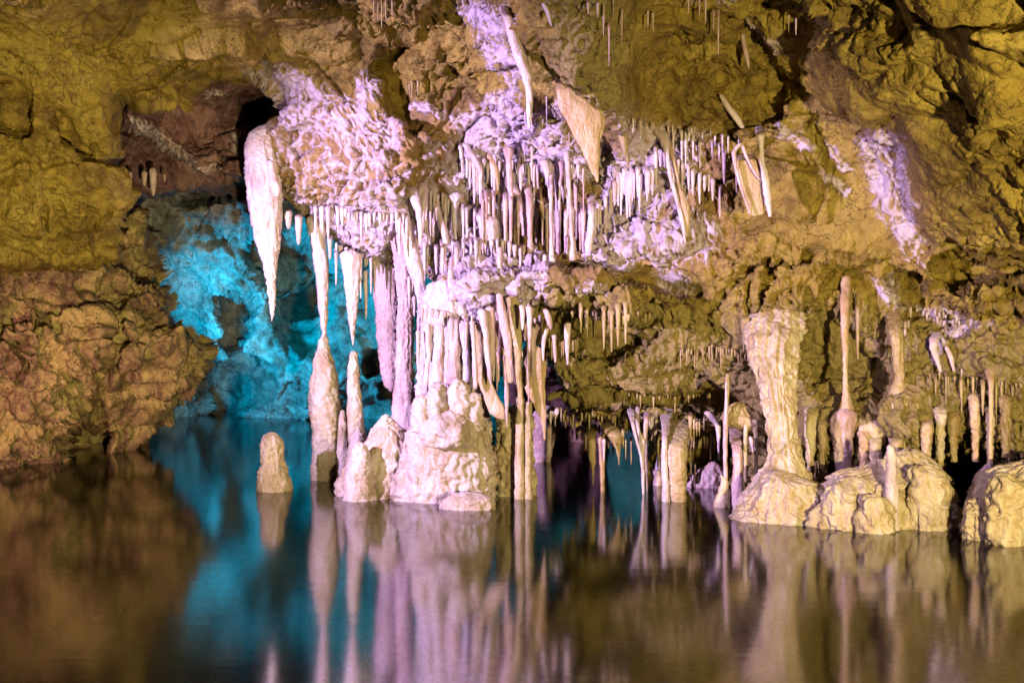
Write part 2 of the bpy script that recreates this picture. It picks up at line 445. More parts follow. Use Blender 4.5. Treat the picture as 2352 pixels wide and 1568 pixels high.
drip = [([(1180, -150), (1430, -150), (1460, 300), (1250, 250)], 0.06, 40),
        ([(900, 400), (1700, 330), (1700, 620), (1350, 620), (760, 570)], 0.05, 50),
        ([(1400, 360), (1520, 380), (1500, 560), (1440, 620), (1330, 620), (1340, 540)], 0.11, 12),
        ([(1250, 640), (1700, 690), (1700, 1000), (1250, 950)], 0.06, 30),
        ([(1700, 620), (2400, 600), (2400, 1120), (1700, 1120)], 0.085, 60)]
crusts = [
    # the lace above the left corner
    ([(560, 180), (650, 140), (690, 170), (760, 205), (860, 230), (930, 265), (930, 330), (900, 380), (760, 320), (640, 300), (630, 235)], 14, 0.08, 0.11, 0.5),
    ([(800, 190), (830, 155), (880, 185), (880, 235), (850, 250), (810, 230)], 10, -0.02, 0.10, 0.6),
    ([(560, 310), (640, 260), (760, 300), (900, 350), (1000, 420), (1000, 560), (900, 590), (760, 560), (660, 470), (570, 400)], 16, -0.30, 0.18, 0.0),
    ([(960, 540), (1260, 560), (1270, 640), (960, 650)], 16, 0.15, 0.10, 0.1),
    ([(960, 300), (1060, 340), (1180, 480), (1140, 600), (1000, 620), (960, 480)], 16, -0.02, 0.15, 0.0),
    ([(700, 470), (800, 450), (1000, 470), (1000, 600), (960, 640), (850, 610), (770, 560)], 20, 0.42, 0.14, 0.0),
    ([(935, 235), (1010, 228), (1060, 270), (1110, 300), (1130, 360), (1080, 360), (1040, 300), (980, 270), (940, 260)], 10, 0.08, 0.10, 0.7),
    ([(1040, 35), (1110, 10), (1180, 40), (1190, 110), (1210, 180), (1180, 170), (1120, 120), (1090, 90)], 16, 0.38, 0.09, 0.6),
    ([(1090, 90), (1130, 130), (1200, 170), (1210, 290), (1130, 290), (1100, 210), (1150, 200)], 14, 0.00, 0.10, 0.6),
    ([(1050, 260), (1120, 250), (1200, 270), (1340, 320), (1460, 360), (1460, 420), (1400, 420), (1250, 420), (1170, 520), (1060, 430)], 26, 0.55, 0.12, 0.5),
    ([(1200, 240), (1300, 230), (1330, 330), (1230, 330)], 14, -0.07, 0.10, 0.3),
    ([(1420, 270), (1520, 290), (1620, 300), (1620, 400), (1560, 460), (1500, 420), (1430, 350)], 22, 0.30, 0.10, 0.3),
    ([(1400, 380), (1470, 340), (1550, 350), (1570, 450), (1500, 480), (1450, 560), (1430, 610), (1330, 590), (1350, 480)], 16, 0.53, 0.10, 0.2),
    ([(1440, 365), (1500, 390), (1510, 470), (1490, 560), (1450, 615), (1340, 612), (1345, 560), (1380, 470)], 10, 1.1, 0.07, 0.2),
    ([(1450, 560), (1560, 450), (1640, 510), (1660, 560), (1620, 600), (1560, 610), (1590, 690), (1520, 660), (1500, 610)], 18, 0.30, 0.11, 0.3),
    ([(970, 660), (1060, 620), (1250, 610), (1260, 680), (1200, 740), (1080, 730), (980, 730)], 16, 0.6, 0.09, 0.2),
    ([(1300, 650), (1400, 655), (1390, 680), (1320, 690)], 12, 0.18, 0.09, 0.0),
    ([(1950, 320), (2030, 305), (2070, 320), (2085, 400), (2110, 560), (2130, 620), (2080, 610), (2010, 500), (1990, 400)], 12, 0.20, 0.12, 0.3),
    ([(1770, 270), (1800, 280), (1880, 350), (1850, 350), (1790, 320)], 8, 0.13, 0.10, 0.6), ([(1880, 390), (1950, 435), (1945, 450), (1880, 405)], 7, 0.23, 0.09, 0.6),
    ([(1890, 320), (1920, 350), (1950, 395), (1935, 395), (1900, 350)], 6, 0.08, 0.09, 0.6),
    ([(1700, 50), (1790, 80), (1815, 140), (1780, 135), (1720, 100)], 14, -0.12, 0.09, 0.5), ([(1460, -60), (1700, -60), (1700, 30), (1500, 20)], 14, -0.32, 0.1, 0.5),
    ([(2010, 640), (2060, 640), (2110, 690), (2210, 730), (2190, 745), (2110, 710), (2070, 720), (2030, 690)], 9, 0.08, 0.09, 0.5),
    ([(2130, 780), (2200, 735), (2290, 740), (2250, 760), (2180, 775), (2160, 830), (2140, 820)], 9, 0.18, 0.09, 0.2),
    ([(1440, 945), (1560, 945), (1560, 965), (1440, 960)], 8, 0.08, 0.09, 0.0),
]
tints = [([(1200, 640), (1480, 690), (1700, 700), (2100, 720), (2400, 780), (2400, 1200), (1650, 1200), (1450, 1000), (1250, 960)], 60, 0.75),
         ([(1200, -150), (1420, -150), (1460, 360), (1300, 270)], 40, 0.9)]
wall, ZB = relief('cave_wall', (-500, -420, 2860, 1300), 3.0, CTRL, M['ochre'], hole=OPENING, offs=offs, edge=(0.7, 46),
                  amps=(0.24, 0.18, 0.085, 0.020), seed=1,
                  rosy=[([(540, 200), (900, 250), (1100, 240), (1230, 240), (1300, 280), (1650, 280), (1680, 600), (1450, 640), (960, 640), (700, 520), (560, 420)], 40, 1.0), ([(1940, 290), (2100, 300), (2140, 640), (2060, 620)], 30, .8)],
                  lines=[([(-200, 190), (0, 210), (35, 220), (50, 262)], 9, .5), ([(139, 268), (149, 305), (166, 332), (203, 345), (271, 373)], 10, .45), ([(281, 230), (295, 217), (366, 203), (406, 169), (423, 135), (413, 100)], 7, .35),
                         ([(467, 135), (488, 163), (508, 190)], 7, .3), ([(450, 10), (447, 61), (460, 91)], 8, .3), ([(68, 400), (75, 480)], 7, .25), ([(120, 440), (105, 508), (98, 560)], 7, .25), ([(372, 20), (345, 88), (332, 128)], 9, .35),
                         ([(1772, 264), (1894, 281), (1996, 300), (2035, 292)], 7, .3), ([(1759, 600), (1772, 643), (1738, 731)], 8, .3), ([(1925, 580), (1901, 650)], 6, .2),
                         ([(1877, 740), (1847, 768), (1833, 812)], 7, .25), ([(2267, 643), (2233, 700), (2219, 727)], 8, .3), ([(1855, 592), (1890, 580), (1960, 585)], 7, .3), ([(0, 390), (60, 360), (110, 385), (150, 370)], 8, .3),
                         ([(200, 140), (250, 120), (300, 60)], 7, .3), ([(1700, 130), (1760, 180), (1850, 200)], 9, .3), ([(600, 40), (640, 100), (720, 130)], 9, .3), ([(250, 470), (230, 540), (270, 590)], 7, .25)], calm=calm, drip=drip, crusts=crusts, tints=tints, ragged=0.8)
tag(wall, 'ochre cave wall and ceiling crusted with pink and white calcite lace', 'cave wall', kind='structure')

LOWLEFT = [(-900, 560), (0, 585), (200, 590), (280, 520), (300, 470), (335, 465), (352, 520), (378, 545), (370, 570), (386, 600), (372, 622), (395, 660), (422, 690),
           (415, 715), (440, 735), (500, 780), (518, 806), (505, 840), (480, 880), (462, 905), (430, 930), (375, 975), (350, 1000), (332, 1030), (345, 1100), (345, 1500), (-900, 1500)]
lowleft, _ = relief('rock_wall', (-500, 440, 540, 1260), 3.0,
                    [(-800, 600, 10.0), (0, 600, 11.0), (200, 600, 11.6), (330, 480, 12.9), (340, 600, 12.7), (420, 720, 12.4), (200, 740, 10.9), (0, 750, 10.4), (-800, 800, 9.6),
                     (500, 800, 12.8), (400, 860, 11.9), (250, 850, 11.2), (100, 900, 10.8), (-800, 1000, 10), (90, 1010, 11.6), (0, 1040, 11.5), (280, 1000, 13.4), (330, 950, 13.2), (200, 1180, 13.2), (-800, 1200, 10.5), (0, 1200, 11.9), (400, 1200, 14.2)],
                    M['left'], keep=LOWLEFT,
                    offs=[([(178, 985), (240, 975), (236, 1070), (205, 1080), (172, 1070)], 1.6, 12), ([(255, 690), (285, 680), (290, 800), (250, 900), (225, 990), (205, 985), (235, 900), (265, 790)], 0.45, 9),
                          ([(290, 560), (390, 540), (400, 640), (320, 640)], 0.5, 20), ([(0, 630), (250, 640), (320, 660), (250, 690), (0, 690)], 0.3, 20), ([(0, 700), (60, 690), (60, 740), (0, 760)], 0.3, 14)],
                    edge=(1.0, 60), amps=(0.32, 0.28, 0.10, 0.018), seed=5, ragged=0.6, crack=0.12,
                    lines=[([(95, 700), (135, 741), (152, 781), (129, 829), (176, 890)], 9, .4), ([(0, 880), (60, 900), (110, 960)], 9, .35), ([(320, 880), (360, 930), (340, 980)], 8, .3), ([(30, 780), (60, 840), (40, 900)], 8, .3), ([(200, 740), (180, 800), (215, 850)], 8, .3), ([(390, 740), (430, 800), (420, 870)], 8, .3)])
tag(lowleft, 'rugged tan rock mass with rosy crevices reaching down to the water under the yellow overhang', 'rock wall', kind='thing')

LEDGE = [(270, 290), (286, 200), (450, 150), (700, 150), (700, 480), (600, 432), (560, 416), (520, 418), (490, 414), (440, 388), (390, 360), (335, 320), (300, 296)]
ledge, _ = relief('rock_ledge', (240, 120, 720, 500), 3.0,
                  [(280, 280, 11.0), (450, 180, 11.4), (650, 180, 11.6), (420, 300, 11.9), (560, 300, 12.2), (500, 400, 11.3), (560, 410, 11.3), (700, 460, 11.6), (620, 260, 12.5)],
                  M['ledge'], keep=LEDGE, offs=[([(560, 240), (625, 230), (610, 290), (570, 300)], 0.6, 14)], edge=(0.7, 24), amps=(0.15, 0.18, 0.06, 0.015), seed=9, ragged=0.4,
                  crusts=[([(292, 268), (350, 275), (370, 300), (440, 350), (500, 410), (490, 416), (400, 368), (330, 322), (298, 298)], 6, -0.4 + 0.5, 0.07, 0.4),
                          ([(470, 205), (530, 205), (530, 225), (475, 228)], 7, 0.15, 0.08, 0.3), ([(520, 300), (570, 280), (570, 350), (530, 340)], 12, 0.05, 0.10, 0.2)])
tag(ledge, 'dark umber rock ledge with a white crusted lower rim under the ceiling', 'rock ledge', kind='thing')

recess, ZR = relief('rock_wall', (200, 270, 760, 520), 4.0,
                    [(280, 300, 13.2), (450, 400, 14.0), (600, 400, 14.2), (300, 470, 13.6), (560, 460, 14.3), (740, 500, 14.0)],
                    M['ledge'], keep=[(200, 270), (760, 270), (760, 470), (600, 455), (520, 448), (430, 455), (380, 462), (340, 470), (330, 500), (200, 520)], edge=(0.9, 40),
                    amps=(0.2, 0.22, 0.07, 0.015), seed=12, ragged=0.5, tints=[([(0, 0), (1, 0), (0, 1)], 1, 0)])
tag(recess, 'dim purple brown rock wall in the recess beneath the white rimmed ledge', 'rock wall', kind='thing')

back, _ = relief('chamber_wall', (100, 330, 2000, 1080), 4.0,
                 [(100, 400, 17.0), (400, 450, 15.8), (600, 460, 16.2), (800, 450, 16.5), (1200, 450, 16.8), (400, 600, 17.2), (560, 640, 17.4), (700, 700, 18.4), (900, 700, 18.2), (1200, 700, 18),
                  (480, 800, 18.6), (650, 850, 18.2), (900, 880, 18.6), (500, 960, 19.8), (700, 960, 19.2), (900, 960, 19.2), (1300, 950, 19.0), (1450, 1000, 19.0), (1800, 1000, 19), (700, 1080, 19.4), (1400, 1080, 19.4), (100, 1000, 19), (2000, 1080, 19)],
                 M['back'], offs=[([(520, 700), (570, 690), (575, 760), (560, 800), (600, 870), (590, 930), (545, 930), (500, 960), (460, 960), (470, 880), (540, 830), (520, 780)], 1.7, 26),
                                  ([(640, 560), (720, 580), (760, 640), (640, 650), (580, 620), (560, 580)], 1.5, 24), ([(700, 640), (760, 630), (720, 700), (680, 720)], 1.0, 12),
                                  ([(430, 440), (570, 440), (570, 468), (430, 466)], 1.5, 8), ([(840, 820), (880, 815), (900, 850), (850, 860)], 1.2, 8), ([(880, 880), (930, 880), (930, 915), (890, 910)], 1.2, 8)],
                 blk=.55, amps=(0.5, 0.42, 0.10, 0.0), seed=21, ragged=0, crack=0.16, edge=(0.01, 1))
tag(back, 'cyan lit back wall of the flooded side chamber', 'cave wall', kind='structure')

rear, _ = relief('rock_wall', (1100, 840, 2100, 1160), 4.0,
                 [(1100, 900, 13.5), (1390, 900, 14.3), (1480, 900, 13.0), (2100, 900, 12.0), (1100, 1100, 13.5), (1390, 1100, 14.3), (1480, 1100, 12.6), (2100, 1100, 11.5)],
                 M['ledge'], keep=[(1160, 820), (1402, 820), (1400, 1000), (1408, 1060), (1412, 1200), (1240, 1200), (1180, 1000), (1160, 960)], seed=25, amps=(0.2, 0.2, 0.07, 0.015), ragged=.4, edge=(.6, 40))  # added rock screen, blocks the cyan chamber so this hollow stays black
tag(rear, 'added dark rock face keeping cyan out of the hollow left of the teal gap', 'rock wall', kind='thing')
rear, _ = relief('rock_wall', (1440, 840, 2100, 1160), 4.0,
                 [(1480, 900, 11.3), (2100, 900, 10.6), (1480, 1100, 11.0), (2100, 1100, 10.3)],
                 M['ochre'], keep=[(1472, 820), (2060, 820), (2060, 1200), (1476, 1200), (1470, 1060), (1478, 1000)], seed=27, amps=(0.2, 0.2, 0.07, 0.015), ragged=.4, edge=(.6, 40),
                 drip=[([(1400, 800), (2100, 800), (2100, 1200), (1400, 1200)], .05, 10)])
tag(rear, 'ochre rock face in the shade behind the slim columns right of the teal gap', 'rock wall', kind='thing')

# water and lake bed
xs = np.linspace(-16, 16, 3); ys = np.linspace(-4, 26, 3)
X, Y = np.meshgrid(xs, ys); V = np.stack([X, Y, np.zeros_like(X)], -1).reshape(-1, 3)
idx = np.arange(9).reshape(3, 3)
quads = np.stack([idx[:-1, :-1], idx[:-1, 1:], idx[1:, 1:], idx[1:, :-1]], -1).reshape(-1, 4)
tag(link_mesh('water', V, quads, M['water']), 'still dark cave water', 'water', kind='structure')
xs = np.linspace(-15, 15, 260); ys = np.linspace(-3.5, 25, 260)
X, Y = np.meshgrid(xs, ys); Z = np.full_like(X, -1.5)
for bx, by, hh, rr in ((-1.75, 4.85, 1.42, 0.6), (-2.15, 4.6, 1.40, 0.5), (-1.15, 6.0, 1.3, 0.9), (-1.0, 5.1, 1.2, 0.7), (0.9, 5.4, 0.9, 1.0), (-3.0, 6.2, 0.9, 0.9)):
    Z = np.maximum(Z, -1.5 + hh * np.exp(-(((X - bx) / rr) ** 2 + ((Y - by) / (rr * 0.8)) ** 2)))
p = np.stack([X, Y, Z], -1).reshape(-1, 3)
Z = Z + (0.16 * np.abs(perlin(p / 0.6, 71)) * 2 + 0.10 * fbm(p / 0.25, 2, 72)).reshape(Z.shape)
Z = np.minimum(Z, -0.05)
V = np.stack([X, Y, Z], -1).reshape(-1, 3); idx = np.arange(X.size).reshape(X.shape)
quads = np.stack([idx[:-1, :-1], idx[:-1, 1:], idx[1:, 1:], idx[1:, :-1]], -1).reshape(-1, 4)
tag(link_mesh('lake_bed', V, quads, M['bed']), 'submerged rocky lake bed', 'lake bed', kind='structure')
# ---------------------------------------------------------------- dripstone things
FR = {'P': (0, 0, 1), '2': (778.7, 0, .3386), '3': (1555.6, 0, .3386), '4': (0, 530.9, .3386), '5': (778.7, 530.9, .3386), '6': (1555.6, 530.9, .3386),
      '7': (0, 1037.1, .50038), '8': (1175.1, 1037.1, .50038), 'a': (929.1, 221.2, .18811), 'b': (929.1, 663.7, .15049), 'c': (1238.8, 902.6, .22573), 'd': (530.9, 132.7, .18811)}


def zsamp(zb, x, y0, y1, r=4):
    u0, u1 = int((x - r) / 4 + 60), int((x + r) / 4 + 61); v0, v1 = int(y0 / 4 + 20), int(y1 / 4 + 21)
    s = zb[max(v0, 0):v1, max(u0, 0):u1]; s = s[s < 90]
    return float(s.min()) if s.size else None


def wall_depth(x, y0, y1, w, lo=0.25):
    """where a thing hanging at sight line x from y0 to y1 has to stand to touch the wall at its top and stay clear of it below"""
    top = zsamp(ZB, x, y0 - 5, y0 + 5, max(4, w * .3)); alln = zsamp(ZB, x, y0, y1, max(3, w * .25))
    if top is None: top = zsamp(ZB, x, y0 - 30, y0 + 30, 24)
    if top is None: top = 10.0
    r = w * .5 * top / F
    d = min(top - .25 * r, (alln if alln is not None else top) - .35 * r)
    return max(d, top - lo)


def loft(name, fr, rows, D, mat, k=1.0, bump=.07, flute=(0, 0), seed=None, lean=0.0, fine=.02, blunt=None, parent=None, sub=2.6, jut=0.0, root=None, rough=None, label=None, cat=None, group=None):
    """a dripstone body: outline rows (y, left, right) read off at one distance, filled out to a round or flattened body"""
    fx, fy, fs = FR[fr]
    R = np.array([(fy + y * fs, fx + a * fs, fx + b * fs) for y, a, b in rows], float)
    if isinstance(D, str):
        m = R[0]; D = wall_depth((m[1] + m[2]) / 2, m[0], R[-1, 0], m[2] - m[1], float(D[1:] or .25))
    D = D - jut
    if seed is None: seed = int(R[0, 1] * 3 + R[0, 0]) % 97
    y0, y1 = R[0, 0], R[-1, 0]
    n = int(max(6, min(200, (y1 - y0) / sub)))
    yy = np.linspace(y0, y1, n)
    a = np.interp(yy, R[:, 0], R[:, 1]); b = np.interp(yy, R[:, 0], R[:, 2])
    if n > 12:
        ker = np.array([1, 2, 3, 2, 1.]) / 9
        a[2:-2] = np.convolve(a, ker, 'valid'); b[2:-2] = np.convolve(b, ker, 'valid')
    Dr = D + lean * (yy - y0) / (y1 - y0 + 1e-6)
    t = (yy - y0) / (y1 - y0 + 1e-6)
    if not root:
        hw = (b - a) / 2; rr = max(2.0, .75 * hw[: max(2, n // 6)].mean()); q = np.clip((yy - y0) / rr, 0, 1)
        hw = hw * np.sqrt(np.clip(1 - (1 - q) ** 2, 0, 1)).clip(.05); mid = (a + b) / 2; a = mid - hw; b = mid + hw
    if root:
        hw = (b - a) / 2; rr = max(3.0, 1.3 * hw[0]); q = np.clip((yy - y0) / rr, 0, 1)
        hw = hw * np.sqrt(np.clip(1 - (1 - q) ** 2, 0, 1)).clip(.08); mid = (a + b) / 2; a = mid - hw; b = mid + hw
        zt = zsamp(ZB, (a[0] + b[0]) / 2, y0 - 6, y0 + 6, 6)
        if zt is not None:
            hw0 = hw.max()
            f = np.clip(1 - t / root, 0, 1) ** 2
            Dr = Dr + (max(zt + .04 + .7 * hw0 * zt / F * (k if np.isscalar(k) else k[0]), D) - D) * f
            mid = (a + b) / 2; hw = (b - a) / 2 * (1 + .35 * f); a = mid - hw; b = mid + hw
    s = Dr / F
    cx = ((a + b) / 2 - CX) * s; rx = np.maximum((b - a) / 2 * s, .002); z = EYE - (yy - CY) * s
    m = int(np.clip(rx.max() / .0035, 8, 200))
    th = np.linspace(0, 2 * math.pi, m, endpoint=False)
    ry = np.maximum(rx * k, .003) if np.isscalar(k) else rx * np.interp(yy, R[:, 0], k)
    C, S = np.cos(th)[None], np.sin(th)[None]
    P = np.stack([cx[:, None] + rx[:, None] * C, Dr[:, None] + ry[:, None] * S, np.repeat(z[:, None], m, 1)], -1)
    rm = rx.mean()
    sc = max(.03, rm * .9)
    p = P.reshape(-1, 3)
    g = bump * (fbm(p / np.array([sc, sc, sc * 1.5], np.float32), 2, seed)) * 1.6
    g = g + fine * 2 * (np.abs(perlin(p / max(.02, sc * .35), seed + 3)) * 2 - .4)
    g = g.reshape(n, m)
    if flute[0]:
        ph = perlin(np.stack([np.zeros(n), np.zeros(n), z / (rm * 2 + .1)], -1), seed + 7)[:, None] * 1.6
        q = np.stack([np.cos(th)[None] * flute[0] / 3.0 + 0 * z[:, None], np.sin(th)[None] * flute[0] / 3.0 + 0 * z[:, None], np.repeat(z[:, None] / (rm * 5 + .15), m, 1)], -1).reshape(-1, 3)
        q[:, 0] += np.repeat(ph[:, 0] * .5, m)
        g = g + flute[1] * (.45 - np.abs(perlin(q, seed + 9)) * 2.4).reshape(n, m)
    g = g + (.05 * perlin(np.stack([z / max(.02, rm * .9), np.full(n, .5), np.full(n, .2)], -1), seed + 41) + .03 * perlin(np.stack([z / .018, np.full(n, .1), np.full(n, .8)], -1), seed + 42))[:, None]
    g = 1 + g
    if rough is None: rough = min(.036, .19 * rm) * (.35 if np.isscalar(k) and k < .35 and rm < .4 else 1)
    if rough:
        wv = np.stack([perlin(p / .18, seed + 60), perlin(p / .18, seed + 61), perlin(p / .18, seed + 62)], -1)
        q = p / np.array([.11, .11, .34], np.float32) * (1 if rm > .12 else 1.9) + wv * .7
        hh = .45 * (.45 - np.abs(perlin(q, seed + 63)) * 2.6) + 1.0 * (.4 - np.abs(perlin(q * 2.4 + wv * .6, seed + 64)) * 2.2) + .6 * fbm(p / .10, 4, seed + 65)
        g = g + (rough * hh).reshape(n, m) / np.maximum(np.minimum(rx, .6), .015)[:, None]
    wob = perlin(np.stack([z / (rm * 3 + .08), np.full(n, 1.7), np.full(n, .3)], -1), seed + 21) * rm * .18
    P[..., 0] = cx[:, None] + wob[:, None] + rx[:, None] * C * g
    P[..., 1] = Dr[:, None] + ry[:, None] * S * g
    if rm > .08:
        nz = perlin(P.reshape(-1, 3) / (sc * .7), seed + 30).reshape(n, m); P[..., 2] += nz * sc * .25
    V = P.reshape(-1, 3)
    idx = np.arange(n * m).reshape(n, m); nxt = np.roll(idx, -1, axis=1)
    quads = np.stack([idx[:-1], idx[1:], nxt[1:], nxt[:-1]], -1).reshape(-1, 4)
    V = np.vstack([V, P[0].mean(0) + [0, 0, .25 * rx[0]], P[-1].mean(0) - [0, 0, .25 * rx[-1]]])
    c0, c1 = n * m, n * m + 1
    cap0 = np.stack([np.full(m, c0), idx[0], nxt[0], nxt[0]], -1); cap1 = np.stack([np.full(m, c1), nxt[-1], idx[-1], idx[-1]], -1)
    # triangles as their own list, since caps are fans
    tris = np.vstack([quads[:, [0, 1, 2]], quads[:, [0, 2, 3]], cap0[:, :3], cap1[:, :3]])
    org = (float(cx[-1]), float(Dr[-1]), float(z[-1]))
    o = link_mesh(name, V, tris, mat, origin=org)
    if parent is not None:
        o.parent = parent
        o.location = tuple(org[i] - parent.location[i] for i in range(3))
    return tag(o, label, cat, group, None if parent is not None else 'thing')


def drip(fr, x, y0, y1, w, mat, label, D='w', name='stalactite', cat='stalactite', group=None, tip=.22, skew=0, **kw):
    h = y1 - y0; kw.setdefault('root', .2)
    rows = [(y0, x - w * .75, x + w * .75), (y0 + .12 * h, x - w * .52, x + w * .52), (y0 + .5 * h, x + skew * .5 - w * .4, x + skew * .5 + w * .4),
            (y0 + .88 * h, x + skew * .9 - w * .25, x + skew * .9 + w * .25), (y1, x + skew - w * tip * .5, x + skew + w * tip * .5)]
    return loft(name, fr, rows, D, mat, bump=.06, label=label, cat=cat, group=group, **kw)


ORD = ['leftmost', 'second-from-left', 'third-from-left', 'fourth-from-left', 'fifth-from-left', 'sixth-from-left', 'seventh-from-left', 'eighth-from-left', 'ninth-from-left', 'tenth-from-left']


def row(fr, items, mat, phrase, group, D='w', name='stalactite', cat='stalactite', **kw):
    """countable drips of one row, told apart by their order"""
    items = sorted(items)
    n = len(items)
    for i, (x, y0, y1, w) in enumerate(items):
        lab = ('rightmost' if i == n - 1 and n > 2 else ORD[i]) + ' ' + phrase
        drip(fr, x, y0, y1, w, mat, lab, D, name=name, cat=cat, group=group, **kw)


def fringe(n, x0, x1, yfun, lmin, lmax, w, mat, label, group, seed, D='w', **kw):
    """soda straws nobody could tell apart: one label, one group"""
    rg = random.Random(seed); big = w >= 9; n = max(5, int(n * (1.15 if big else .8)))
    for i in range(n):
        x = x0 + (x1 - x0) * (i + rg.uniform(.1, .9)) / n
        y = yfun(x) + rg.uniform(-5, 5)
        L = lmin + (lmax - lmin) * rg.random() ** 2
        drip('P', x, y, y + L, w * rg.uniform(.7, 1.3), mat, label, D, name='stalactite' if big else 'soda_straw', cat='stalactite' if big else 'soda straw', group=group, **kw)


def line(*pts):
    xs_, ys_ = zip(*pts)
    return lambda x: float(np.interp(x, xs_, ys_))


Wt, Pk, Cr, Og, Oc, Kn = M['white'], M['pink'], M['cream'], M['orange'], M['ochrecalc'], M['knobbly']
ST, SM, CO, CU, FL = 'stalactite', 'stalagmite', 'column', 'drapery', 'flowstone'

# --- the corner stalactites over the cyan chamber
loft('stalactite', 'P', [(285, 606, 634), (305, 580, 630), (330, 568, 625), (370, 566, 632), (420, 568, 644), (470, 572, 646), (531, 583, 641), (565, 591, 641), (600, 602, 636), (632, 610, 633), (666, 615, 631), (700, 621, 630), (738, 625, 628)],
     10.35, Wt, .7, .06, (9, .22), root=.2, label='large broad stalactite with a long point hanging at the left corner of the lace', cat=ST)
loft('stalactite', 'd', [(1250, 440, 520), (1400, 455, 540), (1500, 470, 560), (1570, 490, 600), (1640, 520, 610), (1690, 530, 580)], 10.2, Wt, .8, .12, (5, .15), label='short stubby broken stalactite against the right side of the broad corner stalactite', cat=ST)
row('P', [(662, 478, 526, 20), (686, 486, 562, 18)], Wt, 'small white stalactite between the broad corner stalactite and the touching pair', 'small stalactites at the corner', D=10.4)
loft('stalactite', 'P', [(495, 696, 748), (520, 704, 746), (560, 716, 749), (600, 721, 753), (650, 727, 754), (700, 731, 753), (735, 735, 751), (764, 739, 748), (776, 741, 747)], 10.75, Wt, .9, .05, (8, .16),
     label='long slender white stalactite whose tip touches the tall stalagmite', cat=ST)
loft('stalagmite', 'P', [(764, 740, 748), (775, 738, 754), (788, 732, 753), (812, 725, 759), (850, 719, 772), (886, 713, 779), (930, 711, 783), (970, 715, 781), (1010, 717, 779), (1060, 718, 780), (1100, 718, 782), (1160, 714, 786)], 10.85, Kn, .95, .10, (0, 0), fine=.05,
     label='tall knobbly pinkish stalagmite standing in the water under the touching stalactite', cat=SM)
loft('stalactite', 'P', [(575, 776, 832), (600, 784, 827), (640, 789, 826), (680, 795, 824), (720, 800, 820), (760, 804, 815), (793, 810, 812)], 10.5, Wt, .8, .06, (7, .2), label='stout pointed white stalactite hanging over the slim stalagmite', cat=ST)
drip('P', 840, 620, 733, 11, Wt, 'thin white stalactite just right of the stout pointed one', 10.6)
row('P', [(758, 540, 596, 12), (772, 566, 655, 8)], Wt, 'thin white stalactite between the touching stalactite and the stout one', 'thin stalactites at the corner', D=10.5)
loft('stalagmite', 'P', [(806, 806, 816), (815, 803, 822), (850, 800, 824), (885, 797, 826), (930, 798, 831), (980, 800, 837), (1020, 801, 843), (1060, 797, 848), (1120, 790, 856)], 10.4, Kn, .95, .07, fine=.04,
     label='slim tapering stalagmite with a blunt tip right of the tall knobbly one', cat=SM)
loft('stalagmite', 'P', [(940, 783, 790), (955, 778, 794), (1000, 776, 799), (1050, 774, 803), (1120, 772, 808)], 10.7, Kn, .9, .08, fine=.04, label='small pointed stalagmite leaning on the right flank of the tall knobbly one', cat=SM)
loft('stalagmite', 'P', [(992, 618, 636), (997, 610, 643), (1010, 602, 650), (1040, 600, 652), (1060, 602, 656), (1085, 597, 662), (1105, 593, 668), (1125, 590, 671), (1170, 586, 676)], 10.05, M['cream'], .95, .06, fine=.04,
     label='short rounded stalagmite standing alone in the water at the left', cat=SM)

# --- columns beside the central flowstone
loft('drapery', 'P', [(560, 855, 915), (640, 857, 915), (700, 860, 912), (760, 864, 912), (830, 871, 912), (870, 878, 911), (890, 886, 910), (899, 894, 906)], 11.3, Pk, .45, .05, (6, .08), label='wide smooth mauve stalactite slab with a rounded lower end behind the tall column', cat='stalactite')
loft('column', 'P', [(520, 902, 948), (600, 905, 948), (680, 911, 948), (760, 911, 947), (830, 910, 948), (886, 909, 953), (920, 905, 956), (951, 900, 962), (985, 896, 972)], 10.35, Pk, .9, .04, (10, .10), root=.2, label='tall smooth pinkish column left of the central flowstone with a flared foot', cat=CO)
loft('column', 'P', [(640, 960, 970), (740, 957, 968), (830, 959, 971), (900, 962, 973), (935, 962, 974)], 10.1, Pk, .9, .05, label='thin straight pink column between the smooth column and the white flowstone', cat=CO)
loft('stalactite', 'P', [(272, 898, 922), (300, 902, 924), (335, 903, 928), (370, 899, 917), (400, 899, 918), (440, 902, 926), (500, 912, 942), (560, 925, 958), (610, 934, 972), (650, 950, 976), (690, 958, 980), (720, 962, 970)], 9.75, Wt, .7, .06, (6, .22), root=.2, lean=.15,
     label='long bluish white ribbon stalactite running down the middle of the lace', cat=ST)
row('b', [(72, -200, 300, 50), (150, 100, 420, 60)], Wt, 'narrow white stalactite at the top of the gap beside the thin pink column', 'narrow stalactites by the thin column', D=10.0)

